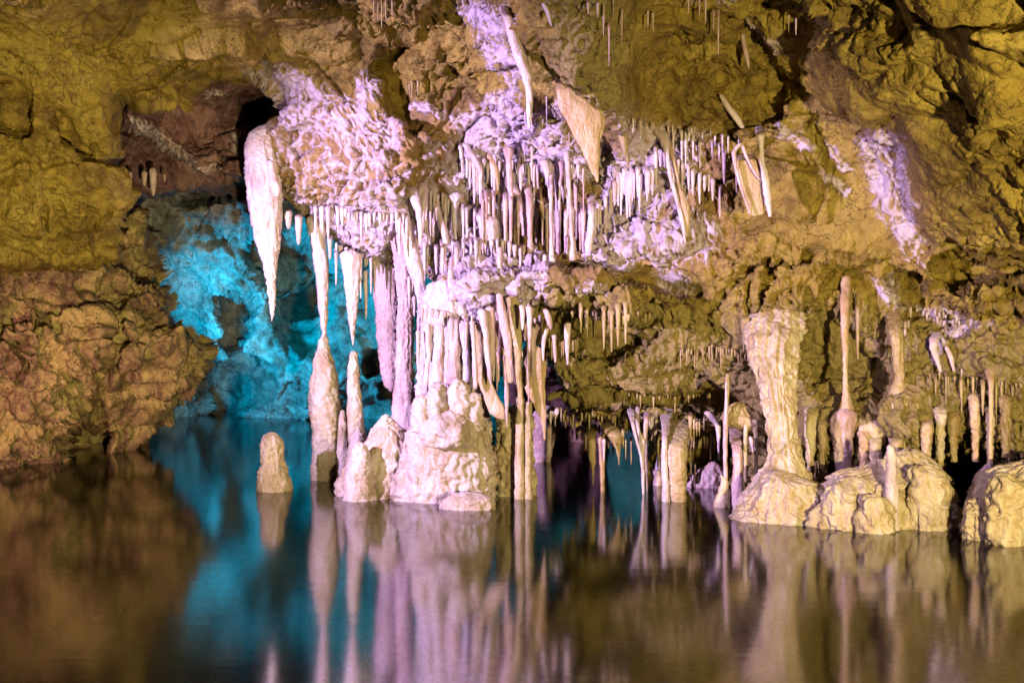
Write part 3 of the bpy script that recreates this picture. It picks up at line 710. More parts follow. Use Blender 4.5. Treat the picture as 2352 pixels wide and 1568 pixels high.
# --- central flowstone pedestal
loft('flowstone', 'P', [(640, 990, 1190), (700, 978, 1215), (760, 972, 1200), (850, 968, 1110), (900, 962, 1108), (960, 950, 1115), (1040, 940, 1125), (1200, 930, 1130)], 9.85, Wt, .3, .08, (30, .22), rough=.05, label='thick pale flowstone core behind the white columns of the central pedestal', cat=FL)
pedestal = loft('flowstone', 'P', [(944, 960, 1106), (956, 948, 1118), (985, 942, 1124), (1005, 936, 1128), (1050, 924, 1132), (1090, 915, 1134), (1130, 907, 1137), (1156, 905, 1138), (1200, 900, 1142)], 9.5, Kn, .6, .12, (26, .10), fine=.05, rough=.05,
     label='big bulging drip covered flowstone pedestal rising from the water in the centre', cat=FL)
for rw in ([(868, 1040, 1062), (890, 1030, 1075), (930, 1026, 1082), (970, 1030, 1080)], [(880, 990, 1020), (905, 978, 1030), (940, 972, 1034), (980, 975, 1035)], [(905, 958, 985), (930, 948, 995), (965, 944, 1000), (990, 945, 1000)],
           [(900, 1075, 1098), (930, 1070, 1108), (970, 1068, 1112), (990, 1070, 1112)], [(935, 990, 1060), (960, 975, 1085), (990, 965, 1095), (1020, 970, 1090)]):
    loft('knob', 'P', rw, 9.35, Kn, .9, .14, (8, .12), fine=.06, parent=pedestal, rough=.03)
loft('flowstone', 'P', [(948, 877, 890), (965, 867, 905), (985, 857, 925), (1010, 840, 945), (1035, 815, 955), (1060, 800, 960), (1100, 784, 962), (1138, 776, 964), (1180, 770, 970)], 9.75, Kn, .6, .13, (16, .14), fine=.06,
     label='lumpy cream flowstone mound with a pointed top left of the central pedestal', cat=FL)
loft('stalagmite', 'P', [(1012, 818, 830), (1022, 812, 840), (1040, 806, 848), (1075, 798, 856), (1120, 790, 860), (1170, 785, 865)], 9.45, Kn, .8, .10, fine=.05, label='small nub shaped stalagmite at the left edge of the lumpy mound', cat=SM)
loft('flowstone', 'P', [(1126, 1050, 1100), (1133, 1028, 1125), (1145, 1018, 1134), (1158, 1014, 1137), (1190, 1010, 1140)], 8.95, Kn, .5, .10, (10, .12), fine=.05, label='low rounded flowstone lip at the waterline before the central pedestal', cat=FL)
loft('flowstone', 'P', [(930, 1150, 1215), (960, 1142, 1222), (1010, 1146, 1222), (1035, 1140, 1224), (1080, 1142, 1224), (1120, 1140, 1228), (1145, 1138, 1230), (1200, 1136, 1232)], 9.75, Cr, .7, .12, (12, .22), rough=.05, label='squat cream flowstone block under the flaring drapery right of the central pedestal', cat=FL)
# white columns of the pedestal
loft('flowstone', 'P', [(632, 1010, 1045), (655, 985, 1070), (690, 968, 1085), (715, 970, 1085), (740, 975, 1092), (765, 978, 1085), (785, 985, 1075)], 9.6, Wt, .5, .16, (18, .25), fine=.07, rough=.04, label='white crusted bulge at the top of the central flowstone columns', cat=FL)
for rows_, lab, mt in (
        ([(520, 300, 400), (700, 295, 400), (900, 310, 410), (1000, 340, 410), (1200, 290, 380), (1500, 280, 360), (1600, 270, 360)], 'slim white column at the left edge of the central pedestal', Wt),
        ([(520, 470, 600), (700, 450, 610), (900, 440, 610), (1100, 430, 600), (1300, 420, 590), (1420, 400, 600)], 'broad white column second from the left above the central pedestal', Wt),
        ([(560, 590, 700), (800, 600, 690), (1000, 605, 700), (1200, 600, 700), (1450, 590, 710)], 'narrow white column in the middle above the central pedestal', Wt),
        ([(380, 640, 810), (540, 650, 830), (640, 680, 830), (800, 680, 840), (1000, 670, 850), (1200, 660, 855), (1450, 640, 860)], 'thickest creamy column above the central pedestal with a rippled white edge', Pk),
        ([(20, 750, 860), (300, 820, 920), (450, 820, 950), (560, 820, 970), (700, 840, 985), (900, 880, 990), (1050, 880, 995), (1200, 900, 1000), (1420, 890, 1000), (1600, 880, 1010)], 'knotted pinkish column right of the thickest creamy one', Wt)):
    loft('column', 'b', rows_, 9.5, mt, .8, .07, (8, .16), label=lab, cat=CO)
row('b', [(210, 620, 1300, 70)], Wt, 'thin white stalactite hanging beside the slim white column', None, D=9.45)
# right half: hanging draperies and stalactites under the crusted shelf
loft('drapery', 'b', [(540, 960, 1130), (640, 1000, 1180), (800, 1020, 1190), (1000, 1030, 1200), (1200, 1110, 1270), (1400, 1130, 1330), (1560, 1180, 1400), (1720, 1240, 1480), (1900, 1300, 1600), (1980, 1420, 1560)], 9.35, Og, .3, .05, (6, .12),
     label='large pale drapery sweeping down to the right over the squat block', cat=CU)
loft('stalactite', 'b', [(480, 985, 1070), (700, 1010, 1080), (1000, 1030, 1100), (1300, 1035, 1130), (1480, 1050, 1120), (1530, 1070, 1095)], 9.25, Wt, .8, .05, (6, .12), label='white finger stalactite with a rounded end along the sweeping drapery', cat=ST)
loft('stalactite', 'b', [(300, 1090, 1260), (500, 1150, 1270), (700, 1200, 1290), (900, 1215, 1300), (1100, 1235, 1320), (1300, 1265, 1335), (1460, 1310, 1330)], 9.2, Wt, .7, .05, (6, .14), label='slender pinkish stalactite ending in a fine point over the sweeping drapery', cat=ST)
loft('stalactite', 'b', [(260, 1230, 1370), (500, 1250, 1380), (750, 1275, 1390), (950, 1300, 1375), (1160, 1325, 1345)], 9.25, Pk, .7, .05, (6, .14), label='orange pink stalactite with a white left edge beside the finely pointed one', cat=ST)
loft('stalactite', 'b', [(60, 1400, 1490), (250, 1400, 1530), (500, 1440, 1600), (750, 1490, 1640), (950, 1540, 1650), (1100, 1590, 1645), (1180, 1620, 1640)], 9.15, Pk, .6, .05, (6, .16), label='big slanting fang stalactite with a white front edge under the shelf', cat=ST)
loft('stalactite', 'b', [(780, 1425, 1460), (880, 1450, 1480), (1000, 1460, 1620), (1150, 1500, 1660), (1300, 1540, 1690), (1410, 1570, 1690), (1430, 1575, 1680)], 9.45, Og, .4, .06, (5, .12), label='blunt orange drapery stump behind the slanting fang', cat=CU)
loft('stalactite', 'b', [(1000, 1490, 1530), (1300, 1505, 1560), (1560, 1525, 1600), (1900, 1540, 1580), (2100, 1555, 1570)], 9.3, Pk, .7, .05, (5, .1), label='thin pink stalactite hanging from the blunt orange stump', cat=ST)
loft('stalactite', 'b', [(100, 1540, 1720), (300, 1580, 1800), (500, 1600, 1840), (700, 1640, 1820), (900, 1670, 1790), (1080, 1685, 1785), (1300, 1690, 1790), (1500, 1715, 1800), (1750, 1740, 1810), (1960, 1790, 1805)], 9.3, Oc, .7, .06, (8, .18), label='long olive tan stalactite with a white tip between the fang and the flat drapery', cat=ST)
loft('drapery', 'b', [(830, 1800, 2000), (960, 1790, 2180), (1200, 1800, 2170), (1400, 1820, 2140), (1600, 1870, 2150), (1800, 1980, 2150), (2000, 2080, 2150), (2150, 2110, 2150), (2300, 2130, 2150)], 9.55, Og, .16, .04, (4, .06),
     label='flat tan drapery tapering to a white point before the dark slot', cat=CU)
loft('stalactite', 'b', [(240, 1740, 1830), (400, 1765, 1840), (600, 1785, 1820), (625, 1795, 1810)], 9.1, Wt, .8, .05, label='short white stalactite high over the flat drapery', cat=ST)
loft('stalactite', 'b', [(250, 1840, 1960), (450, 1865, 1950), (700, 1880, 1945), (900, 1895, 1930), (955, 1905, 1920)], 9.1, Wt, .8, .05, (5, .12), label='straight white stalactite over the left edge of the flat drapery', cat=ST)
loft('stalactite', 'b', [(300, 2100, 2190), (430, 2140, 2250), (520, 2170, 2260), (620, 2225, 2245)], 9.1, Pk, .8, .10, label='stubby pale stalactite at the lip above the curved white tusk', cat=ST)
loft('stalactite', 'b', [(590, 2150, 2215), (650, 2125, 2200), (720, 2105, 2175), (800, 2088, 2150), (950, 2090, 2140), (1100, 2110, 2125)], 9.25, Wt, .6, .08, label='curved white tusk under the shelf lip right of the dark hollow', cat=ST)
loft('stalactite', 'b', [(690, 2220, 2330), (800, 2255, 2310), (1000, 2275, 2330), (1120, 2290, 2315)], 9.25, Pk, .8, .06, label='straight pale stalactite just right of the curved white tusk', cat=ST)
loft('stalactite', 'P', [(740, 1296, 1312), (765, 1295, 1310), (800, 1298, 1308), (838, 1302, 1306)], 9.25, Wt, .8, .06, label='slim bluish white stalactite between the tusk and the yellow row', cat=ST)
row('b', [(1030, 380, 520, 40)], Wt, 'tiny drip under the crusted left end of the shelf', None, D=9.15)
# --- row under the shelf
row('5', [(1640, 470, 690, 30), (1683, 500, 705, 24), (1728, 540, 735, 24), (1797, 500, 800, 28), (1850, 520, 820, 30), (1893, 480, 780, 36), (1945, 470, 765, 30)], M['ochrecalc'], 'tapering tan stalactite in the row under the shelf', 'tan stalactites under the shelf', tip=.3)
fringe(16, 1310, 1500, line((1310, 712), (1500, 718)), 14, 42, 8, Oc, 'short yellowish straw between the tan stalactites under the shelf', 'short straws under the shelf', 3)
fringe(14, 1260, 1330, line((1260, 775), (1330, 770)), 25, 60, 4.5, Oc, 'thin straw hanging below the curved white tusk', 'straws by the tusk', 4, D=9.5)
# --- back pillars and the mauve slab in the dark hollow
loft('column', '5', [(1120, 1195, 1255), (1300, 1200, 1252), (1568, 1195, 1255), (1700, 1195, 1260), (1900, 1190, 1262)], 9.5, Cr, .9, .07, (6, .18), label='cream column rising behind the squat block nearest the point of the flat drapery', cat=CO)
loft('column', '5', [(1150, 1262, 1310), (1300, 1258, 1305), (1568, 1255, 1305), (1700, 1250, 1310), (1900, 1250, 1320)], 9.52, Cr, .9, .07, (6, .18), label='thin cream column at the right end of the squat block', cat=CO)
loft('flowstone', '5', [(1180, 1330, 1480), (1250, 1320, 1510), (1350, 1310, 1490), (1450, 1310, 1450), (1568, 1315, 1430), (1640, 1325, 1420), (1750, 1325, 1430)], 12.4, Pk, .5, .06, (8, .1), label='dim mauve flowstone slab in the dark hollow behind the flat drapery', cat=FL)
fringe(8, 1262, 1290, line((1262, 940), (1290, 938)), 15, 45, 5, Wt, 'small white straw over the dim mauve slab', 'white straws over the mauve slab', 5, D=10.0)
# --- fringe of the low overhang
def skirt(x): return line((1264, 930), (1300, 955), (1345, 985), (1400, 1000), (1450, 985), (1480, 1000), (1560, 1015), (1640, 1005))(x) - 8
fringe(40, 1290, 1480, skirt, 12, 60, 7, Oc, 'thin yellowish straw fringing the low overhang above the dark hollow', 'straws of the low overhang', 6, D='w')
loft('stalactite', 'c', [(300, 480, 600), (420, 480, 580), (550, 495, 575), (700, 515, 575), (740, 525, 560), (830, 535, 555), (935, 542, 550)], 10.05, Oc, .8, .12, (6, .2), fine=.06, root=.3, label='ragged yellow stalactite with a needle tip over the dark hollow', cat=ST)
loft('column', 'c', [(440, 590, 660), (560, 605, 665), (750, 612, 668), (950, 620, 665), (1060, 622, 668), (1150, 618, 672)], 9.95, Og, .9, .06, root=.35, label='thin tan column standing in the water left of the teal gap', cat=CO)
drip('c', 658, 460, 700, 32, Wt, 'short white stalactite touching the thin tan column', 9.85)
loft('stalactite', 'c', [(300, 600, 760), (420, 680, 850), (500, 740, 840), (570, 780, 830), (650, 797, 820), (735, 803, 812)], 10.0, Oc, .7, .1, (6, .16), root=.35, label='wedge shaped yellow stalactite pointing down over the teal gap', cat=ST)
row('c', [(852, 330, 560, 36), (880, 470, 680, 18), (935, 440, 730, 22)], Oc, 'slim stalactite over the teal gap beside the yellow wedge', 'slim stalactites over the teal gap', D=10.0)
ARM = ('c', [(150, 890, 960), (260, 920, 970), (400, 950, 985), (520, 985, 1020), (640, 1020, 1050), (760, 1035, 1062)], 9.75, Wt, .9, .06)
fork = loft('column', 'c', [(130, 985, 1020), (250, 975, 1010), (400, 995, 1030), (480, 1020, 1080), (600, 1025, 1075), (760, 1035, 1075), (900, 1040, 1075), (1060, 1045, 1075), (1180, 1045, 1075)], 9.8, Wt, .9, .06, root=.35, label='forked white column standing in the water right of the teal gap', cat=CO)
loft('arm', *ARM, root=.35, parent=fork)
loft('arm', 'c', [(180, 1070, 1130), (330, 1060, 1110), (450, 1045, 1095), (520, 1030, 1080)], 9.82, Pk, .9, .06, root=.3, parent=fork)
loft('column', 'c', [(420, 1075, 1105), (700, 1070, 1105), (900, 1085, 1110), (1180, 1088, 1108)], 10.0, Cr, .9, .06, label='thin cream column close behind the forked white one', cat=CO)
row('c', [(1140, 200, 480, 50), (1175, 300, 540, 18), (1190, 240, 430, 24)], Wt, 'pale stalactite hanging between the forked column and the twin pillars', 'pale stalactites by the twin pillars', D=9.9)
loft('column', 'c', [(150, 1290, 1380), (220, 1240, 1340), (300, 1245, 1310), (450, 1250, 1300), (600, 1240, 1305), (760, 1240, 1305), (900, 1245, 1320), (1050, 1245, 1330), (1165, 1250, 1335), (1260, 1250, 1340)], 9.35, Wt, .9, .07, (6, .12), root=.35, label='white column with a slanting top on the left of the broad cream pillar', cat=CO)
loft('column', 'c', [(240, 1310, 1510), (400, 1310, 1500), (550, 1310, 1500), (700, 1315, 1500), (850, 1325, 1495), (1000, 1335, 1490), (1165, 1345, 1485), (1260, 1340, 1490)], 9.35, Cr, .8, .07, (12, .16), root=.35, label='broad cream pillar standing in the water right of the slanting topped white column', cat=CO)
row('c', [(1535, 190, 455, 44), (1572, 200, 570, 22), (1600, 260, 440, 26), (1628, 260, 440, 18), (1675, 230, 380, 16)], Og, 'slim pale stalactite right of the broad cream pillar', 'stalactites right of the broad pillar', D=9.8)
loft('stalactite', 'c', [(180, 1650, 1760), (260, 1720, 1800), (330, 1790, 1845), (450, 1805, 1842), (600, 1815, 1835), (680, 1822, 1832)], 9.6, Wt, .8, .06, label='white stalactite with a slanting root left of the four slim columns', cat=ST)
fringe(22, 1580, 1700, line((1580, 1000), (1700, 1000)), 20, 80, 6, Oc, 'small ochre straw in the shade behind the slim columns', 'ochre straws behind the slim columns', 8, D='w.4')
# low pink knob bank behind
loft('flowstone', 'c', [(740, 1130, 1180), (800, 1120, 1260), (860, 1150, 1240), (940, 1120, 1260), (1000, 1100, 1280), (1060, 1090, 1290)], 10.4, M['pink'], .6, .15, fine=.08, label='small pink knobbly flowstone lump behind the slanting topped white column', cat=FL)
loft('stalagmite', 'c', [(610, 1190, 1215), (700, 1175, 1220), (780, 1160, 1240)], 10.3, Wt, .8, .1, label='little white stalagmite on top of the pink knobbly lump', cat=SM)
loft('flowstone', 'c', [(690, 1720, 1800), (760, 1640, 1860), (850, 1560, 1900), (930, 1500, 1900), (1000, 1490, 1900), (1060, 1480, 1900)], 10.3, M['pink'], .6, .12, fine=.06, label='low mauve flowstone bank in the shade behind the slim columns', cat=FL)
row('c', [(1545, 690, 900, 26), (1580, 720, 960, 26)], Pk, 'short pink stalactite over the low mauve bank', 'pink stalactites over the mauve bank', D=10.2)
# slim columns left of the great one
loft('stalagmite', 'c', [(830, 1830, 1850), (880, 1860, 1920), (960, 1840, 1930), (1050, 1790, 1940), (1150, 1775, 1945), (1200, 1770, 1945), (1300, 1760, 1950)], 9.05, Cr, .8, .09, (8, .12), label='cream cone stalagmite at the waterline under the first slim column', cat=SM)
loft('column', 'c', [(-120, 1890, 1915), (100, 1890, 1920), (300, 1870, 1925), (500, 1868, 1915), (700, 1872, 1915), (900, 1875, 1920)], 9.15, Pk, .9, .05, label='first slim pink column from the left beside the great column', cat=CO)
loft('column', 'c', [(280, 1930, 2040), (420, 1950, 2050), (600, 1965, 2060), (800, 1970, 2065), (1000, 1960, 2080), (1100, 1945, 2090), (1200, 1940, 2100), (1300, 1935, 2110)], 9.05, Pk, .8, .06, (6, .14), root=.35, label='sturdier pink column with a white left edge beside the great column', cat=CO)
loft('column', 'c', [(300, 2080, 2130), (500, 2075, 2115), (800, 2080, 2115), (1010, 2085, 2120)], 9.2, Cr, .9, .05, label='thin cream column right of the sturdier pink column', cat=CO)
loft('column', 'c', [(260, 2150, 2240), (420, 2180, 2230), (700, 2190, 2225), (990, 2195, 2225)], 9.2, Cr, .9, .05, label='straight tan column nearest the foot of the great column', cat=CO)
loft('stalactite', 'c', [(440, 2130, 2170), (540, 2150, 2190), (620, 2170, 2185)], 9.15, Wt, .8, .05, label='short white tooth between the thin cream column and the straight tan one', cat=ST)
loft('flowstone', 'c', [(90, 1960, 2120), (160, 1900, 2160), (240, 1860, 2260), (310, 1880, 2340), (380, 2060, 2360), (420, 2200, 2350)], 9.3, Oc, .6, .1, (12, .14), label='ochre flowstone cap joining the tops of the slim columns', cat=FL)
# --- the great column and its mound
great = loft('column', 'P', [(690, 1768, 1800), (715, 1745, 1830), (750, 1728, 1838), (790, 1728, 1828), (825, 1732, 1826), (850, 1738, 1824), (900, 1752, 1822), (950, 1763, 1827), (1000, 1770, 1832), (1040, 1772, 1842), (1070, 1762, 1850), (1090, 1745, 1862), (1115, 1728, 1880), (1160, 1700, 1900), (1230, 1680, 1920)], 8.75, Cr, .75, .08, (12, .22), root=.6, rough=.04,
     label='great cream column widening upward on the right with a white lit edge', cat=CO)
moundA = loft('flowstone', 'P', [(1078, 1765, 1830), (1092, 1750, 1860), (1110, 1735, 1890), (1140, 1712, 1905), (1170, 1698, 1915), (1195, 1688, 1920), (1310, 1678, 1925)], 8.45, Cr, .7, .14, (26, .16), fine=.04, rough=.06, label='broad smooth flowstone mound at the foot of the great column', cat=FL)
moundB = loft('flowstone', 'P', [(1030, 2075, 2125), (1055, 2045, 2150), (1075, 2000, 2168), (1100, 1925, 2182), (1130, 1900, 2190), (1160, 1878, 2190), (1190, 1850, 2180), (1206, 1842, 2170), (1320, 1832, 2172)], 8.3, Cr, .6, .20, (26, .18), fine=.06, rough=.06, label='rippled flowstone mound carrying the thin white stalagmite', cat=FL)
loft('stalagmite', 'P', [(1020, 2038, 2048), (1030, 2037, 2055), (1060, 2036, 2060), (1110, 2034, 2062), (1150, 2033, 2064), (1190, 2030, 2064), (1215, 2028, 2066)], 7.9, Wt, .9, .05, label='thin straight white stalagmite on the front of the rippled mound', cat=SM)
moundC = loft('flowstone', 'P', [(1040, 2345, 2460), (1055, 2310, 2520), (1080, 2275, 2560), (1110, 2250, 2580), (1150, 2232, 2600), (1190, 2222, 2620), (1214, 2215, 2640), (1330, 2205, 2660)], 7.9, Cr, .7, .14, (24, .18), fine=.05, rough=.06, label='large rippled flowstone mound cut by the right edge of the view', cat=FL)
loft('flowstone', 'P', [(1180, 2150, 2200), (1192, 2130, 2230), (1206, 2120, 2240), (1240, 2110, 2250)], 8.1, Cr, .6, .08, (12, .1), fine=.05, label='low flowstone saddle at the waterline between the two rippled mounds', cat=FL)
loft('flowstone', 'P', [(1140, 1850, 1900), (1160, 1830, 1920), (1198, 1820, 1930), (1240, 1810, 1940)], 8.5, Cr, .6, .07, (12, .1), fine=.04, label='low flowstone saddle joining the great column mound and the rippled one', cat=FL)
loft('flowstone', 'P', [(1146, 1760, 2330), (1156, 1720, 2380), (1172, 1700, 2410), (1190, 1690, 2420), (1240, 1680, 2430)], 8.75, Cr, .16, .06, (60, .12), fine=.04, rough=.05, label='long low flowstone shelf running along the waterline behind the right hand mounds', cat=FL)
for rw, Dq in (([(1092, 1935, 1975), (1110, 1910, 2010), (1140, 1890, 2030), (1180, 1870, 2040), (1300, 1858, 2050)], 8.1), ([(1062, 2105, 2140), (1085, 2090, 2165), (1120, 2085, 2182), (1160, 2090, 2190), (1300, 2090, 2190)], 8.0), ([(1130, 1985, 2010), (1150, 1975, 2040), (1180, 1970, 2050), (1300, 1963, 2058)], 7.85)):
    loft('lobe', 'P', rw, Dq, Cr, .7, .2, (12, .2), parent=moundB, rough=.05)
for rw, Dq in (([(1140, 2235, 2262), (1160, 2222, 2285), (1190, 2216, 2300), (1330, 2208, 2305)], 7.6), ([(1085, 2290, 2325), (1110, 2275, 2350), (1160, 2268, 2360), (1340, 2262, 2370)], 7.4)):
    loft('lobe', 'P', rw, Dq, Cr, .7, .2, (12, .2), parent=moundC, rough=.05)
rg = random.Random(31)
for md, xa, xb, yw, Dm, kk in ((moundA, 1690, 1915, 1196, 8.5, .7), (moundB, 1846, 2176, 1207, 8.3, .6), (moundC, 2222, 2420, 1214, 7.9, .7)):
    # drip lobes that hang round the waterline of each mound
    w = xb - xa; mid = (xa + xb) / 2; nn = int(w / 17)
    if md is moundC: mid = 2440; w = 2 * 218
    for q in range(nn):
        if rg.random() < .25: continue
        x = xa + (q + rg.uniform(.2, .8)) * (xb - xa) / nn
        u = max(-1, min(1, (x - mid) / (w / 2)))
        Dl = Dm - kk * (w / 2 * Dm / F) * math.sqrt(max(0, 1 - u * u)) * .98
        hw = rg.uniform(6, 18); hh = rg.uniform(14, 60)
        yb = CY + EYE * F / Dl
        loft('lobe' if hw > 11 else 'drip', 'P', [(yb - hh, x - hw * .5, x + hw * .5), (yb - hh * .6, x - hw * .9, x + hw * .9), (yb - 6, x - hw, x + hw), (yb + 14, x - hw * .9, x + hw * .9)], Dl + .07, Cr, 1.0, .16, parent=md, rough=.02)
# --- right wall columns
loft('column', '6', [(290, 1115, 1170), (400, 1118, 1172), (500, 1108, 1168), (650, 1110, 1165), (800, 1120, 1162), (950, 1125, 1152), (1080, 1122, 1160), (1150, 1112, 1185), (1210, 1090, 1205)], 9.05, Og, .8, .05, (5, .1), root=.35, label='long thin orange column hanging down the middle of the right wall', cat=CO)
loft('flowstone', '6', [(1200, 1070, 1215), (1260, 1045, 1215), (1340, 1045, 1190), (1440, 1060, 1180), (1568, 1075, 1175), (1680, 1085, 1165), (1760, 1090, 1160)], 9.0, Pk, .7, .10, (9, .3), label='pinkish flowstone foot beneath the long thin orange column', cat=FL)
lobed = loft('column', '6', [(530, 1425, 1500), (620, 1435, 1520), (700, 1445, 1530), (850, 1462, 1535), (1000, 1480, 1542), (1060, 1450, 1560), (1130, 1425, 1590)], 8.9, Oc, .8, .06, (6, .12), root=.35, label='tan column right of the long orange one standing on bulging lobes', cat=CO)
for i, (rw, lab) in enumerate((
        ([(1110, 1440, 1600), (1160, 1420, 1640), (1250, 1425, 1640), (1400, 1440, 1560), (1500, 1460, 1540), (1600, 1470, 1520)], 'first bulging tan lobe beneath the tan column'),
        ([(1180, 1510, 1640), (1300, 1520, 1625), (1420, 1530, 1620), (1510, 1545, 1610)], 'middle bulging tan lobe beneath the tan column'),
        ([(1190, 1610, 1720), (1300, 1625, 1710), (1420, 1640, 1700), (1490, 1650, 1690)], 'outermost bulging tan lobe beneath the tan column'))):
    loft('lobe', '6', rw, 8.82 + i * .05, Cr, .8, .07, (7, .16), parent=lobed)
loft('column', '6', [(1280, 1230, 1420), (1400, 1250, 1410), (1500, 1270, 1400), (1640, 1290, 1400), (1760, 1280, 1420)], 8.95, Cr, .7, .07, (9, .16), label='pale fluted column between the pinkish foot and the bulging lobes', cat=CO)
loft('column', '6', [(1450, 1420, 1475), (1520, 1420, 1480), (1640, 1430, 1500), (1740, 1420, 1520)], 8.85, Wt, .8, .06, label='short white column rising to the bulging lobes', cat=CO)
loft('column', '6', [(920, 2090, 2150), (1050, 2115, 2145), (1250, 2112, 2142), (1500, 2110, 2140), (1600, 2105, 2145), (1660, 2085, 2165)], 8.5, Og, .9, .05, root=.35, label='thin orange pole shaped column near the right edge', cat=CO)
loft('stalagmite', '8', [(50, 2180, 2205), (75, 2165, 2215), (110, 2130, 2215), (160, 2110, 2200), (220, 2105, 2180)], 8.2, Pk, .7, .07, label='small pink knob stalagmite under the thin orange pole', cat=SM)
row('6', [(2075, 1000, 1250, 30), (2035, 1180, 1420, 18), (2200, 1030, 1200, 20), (2250, 1380, 1560, 24)], Oc, 'dull tan stalactite around the thin orange pole', 'tan stalactites near the right edge')
fringe(26, 2130, 2352, line((2130, 850), (2352, 880)), 15, 110, 6, Oc, 'thin ochre straw below the white crusted ledge on the right', 'straws of the right ledge', 10)
fringe(12, 2085, 2210, line((2085, 700), (2140, 715), (2210, 735)), 10, 32, 7, Wt, 'tiny white icicle along the crusted rim on the right wall', 'white icicles on the right rim', 11)
row('6', [(1545, 600, 710, 24), (1520, 600, 650, 20), (1570, 600, 660, 18)], Wt, 'white icicle beside the top of the tan column', 'white icicles by the tan column')
loft('drapery', '6', [(680, 1740, 1800), (730, 1712, 1780), (790, 1710, 1760), (850, 1735, 1775), (910, 1762, 1790), (970, 1785, 1795)], 'w.25', Wt, .5, .08, root=.3, label='white hooked drapery at the left end of the crusted ledge on the right', cat=CU)
loft('stalactite', '6', [(780, 1810, 1840), (850, 1835, 1875), (950, 1870, 1885)], 'w.25', Wt, .7, .06, label='small white curved stalactite inside the hooked drapery', cat=ST)
row('6', [(1895, 560, 620, 24), (1805, 540, 590, 18), (1750, 520, 585, 20), (1930, 930, 990, 12)], Wt, 'tiny white icicle above the hooked drapery', 'icicles above the hooked drapery')
loft('stalactite', '6', [(580, 420, 500), (660, 430, 490), (720, 440, 465), (820, 446, 458)], 'w', Oc, .8, .06, label='single tan stalactite above the left shoulder of the great column', cat=ST)
fringe(30, 1560, 1720, line((1560, 800), (1640, 790), (1720, 810)), 15, 75, 5, Oc, 'thin tan straw on the wall left of the great column', 'straws left of the great column', 12)
fringe(22, 1430, 1640, line((1430, 905), (1640, 905)), 8, 42, 5, Oc, 'short ochre straw along the dark underside of the middle bulge', 'straws of the middle bulge', 13)
fringe(26, 1850, 2180, line((1850, 1060), (2180, 1060)), 20, 70, 8, Oc, 'short ochre stalactite at the foot of the right wall behind the mounds', 'stalactites at the foot of the right wall', 14)
row('6', [(1225, 400, 870, 34), (1080, 1400, 1500, 20)], Oc, 'faint tan rib running down the wall beside the long orange column', 'tan ribs')
loft('stalactite', '6', [(960, 325, 365), (1100, 325, 355), (1250, 312, 345), (1400, 310, 340)], 9.2, Oc, .9, .05, label='tan rod above the flowstone cap of the slim columns', cat=ST)

for q, (x, y0, y1, w) in enumerate([(1862, 930, 1120, 26), (1888, 960, 1125, 20), (1985, 985, 1110, 24), (2010, 1000, 1105, 30), (2062, 1000, 1090, 24), (2128, 960, 1060, 30), (2160, 930, 1075, 24), (2190, 940, 1060, 26), (2240, 900, 1060, 24), (2275, 930, 1080, 20), (2310, 900, 1050, 28)]):
    drip('P', x, y0, y1, w, [Cr, Oc, Og][q % 3], 'fused flowstone rib on the lower right wall behind the mounds', 'w.12', name='flowstone_rib', cat='flowstone', group='flowstone ribs of the lower right wall', tip=.5, rough=.02)
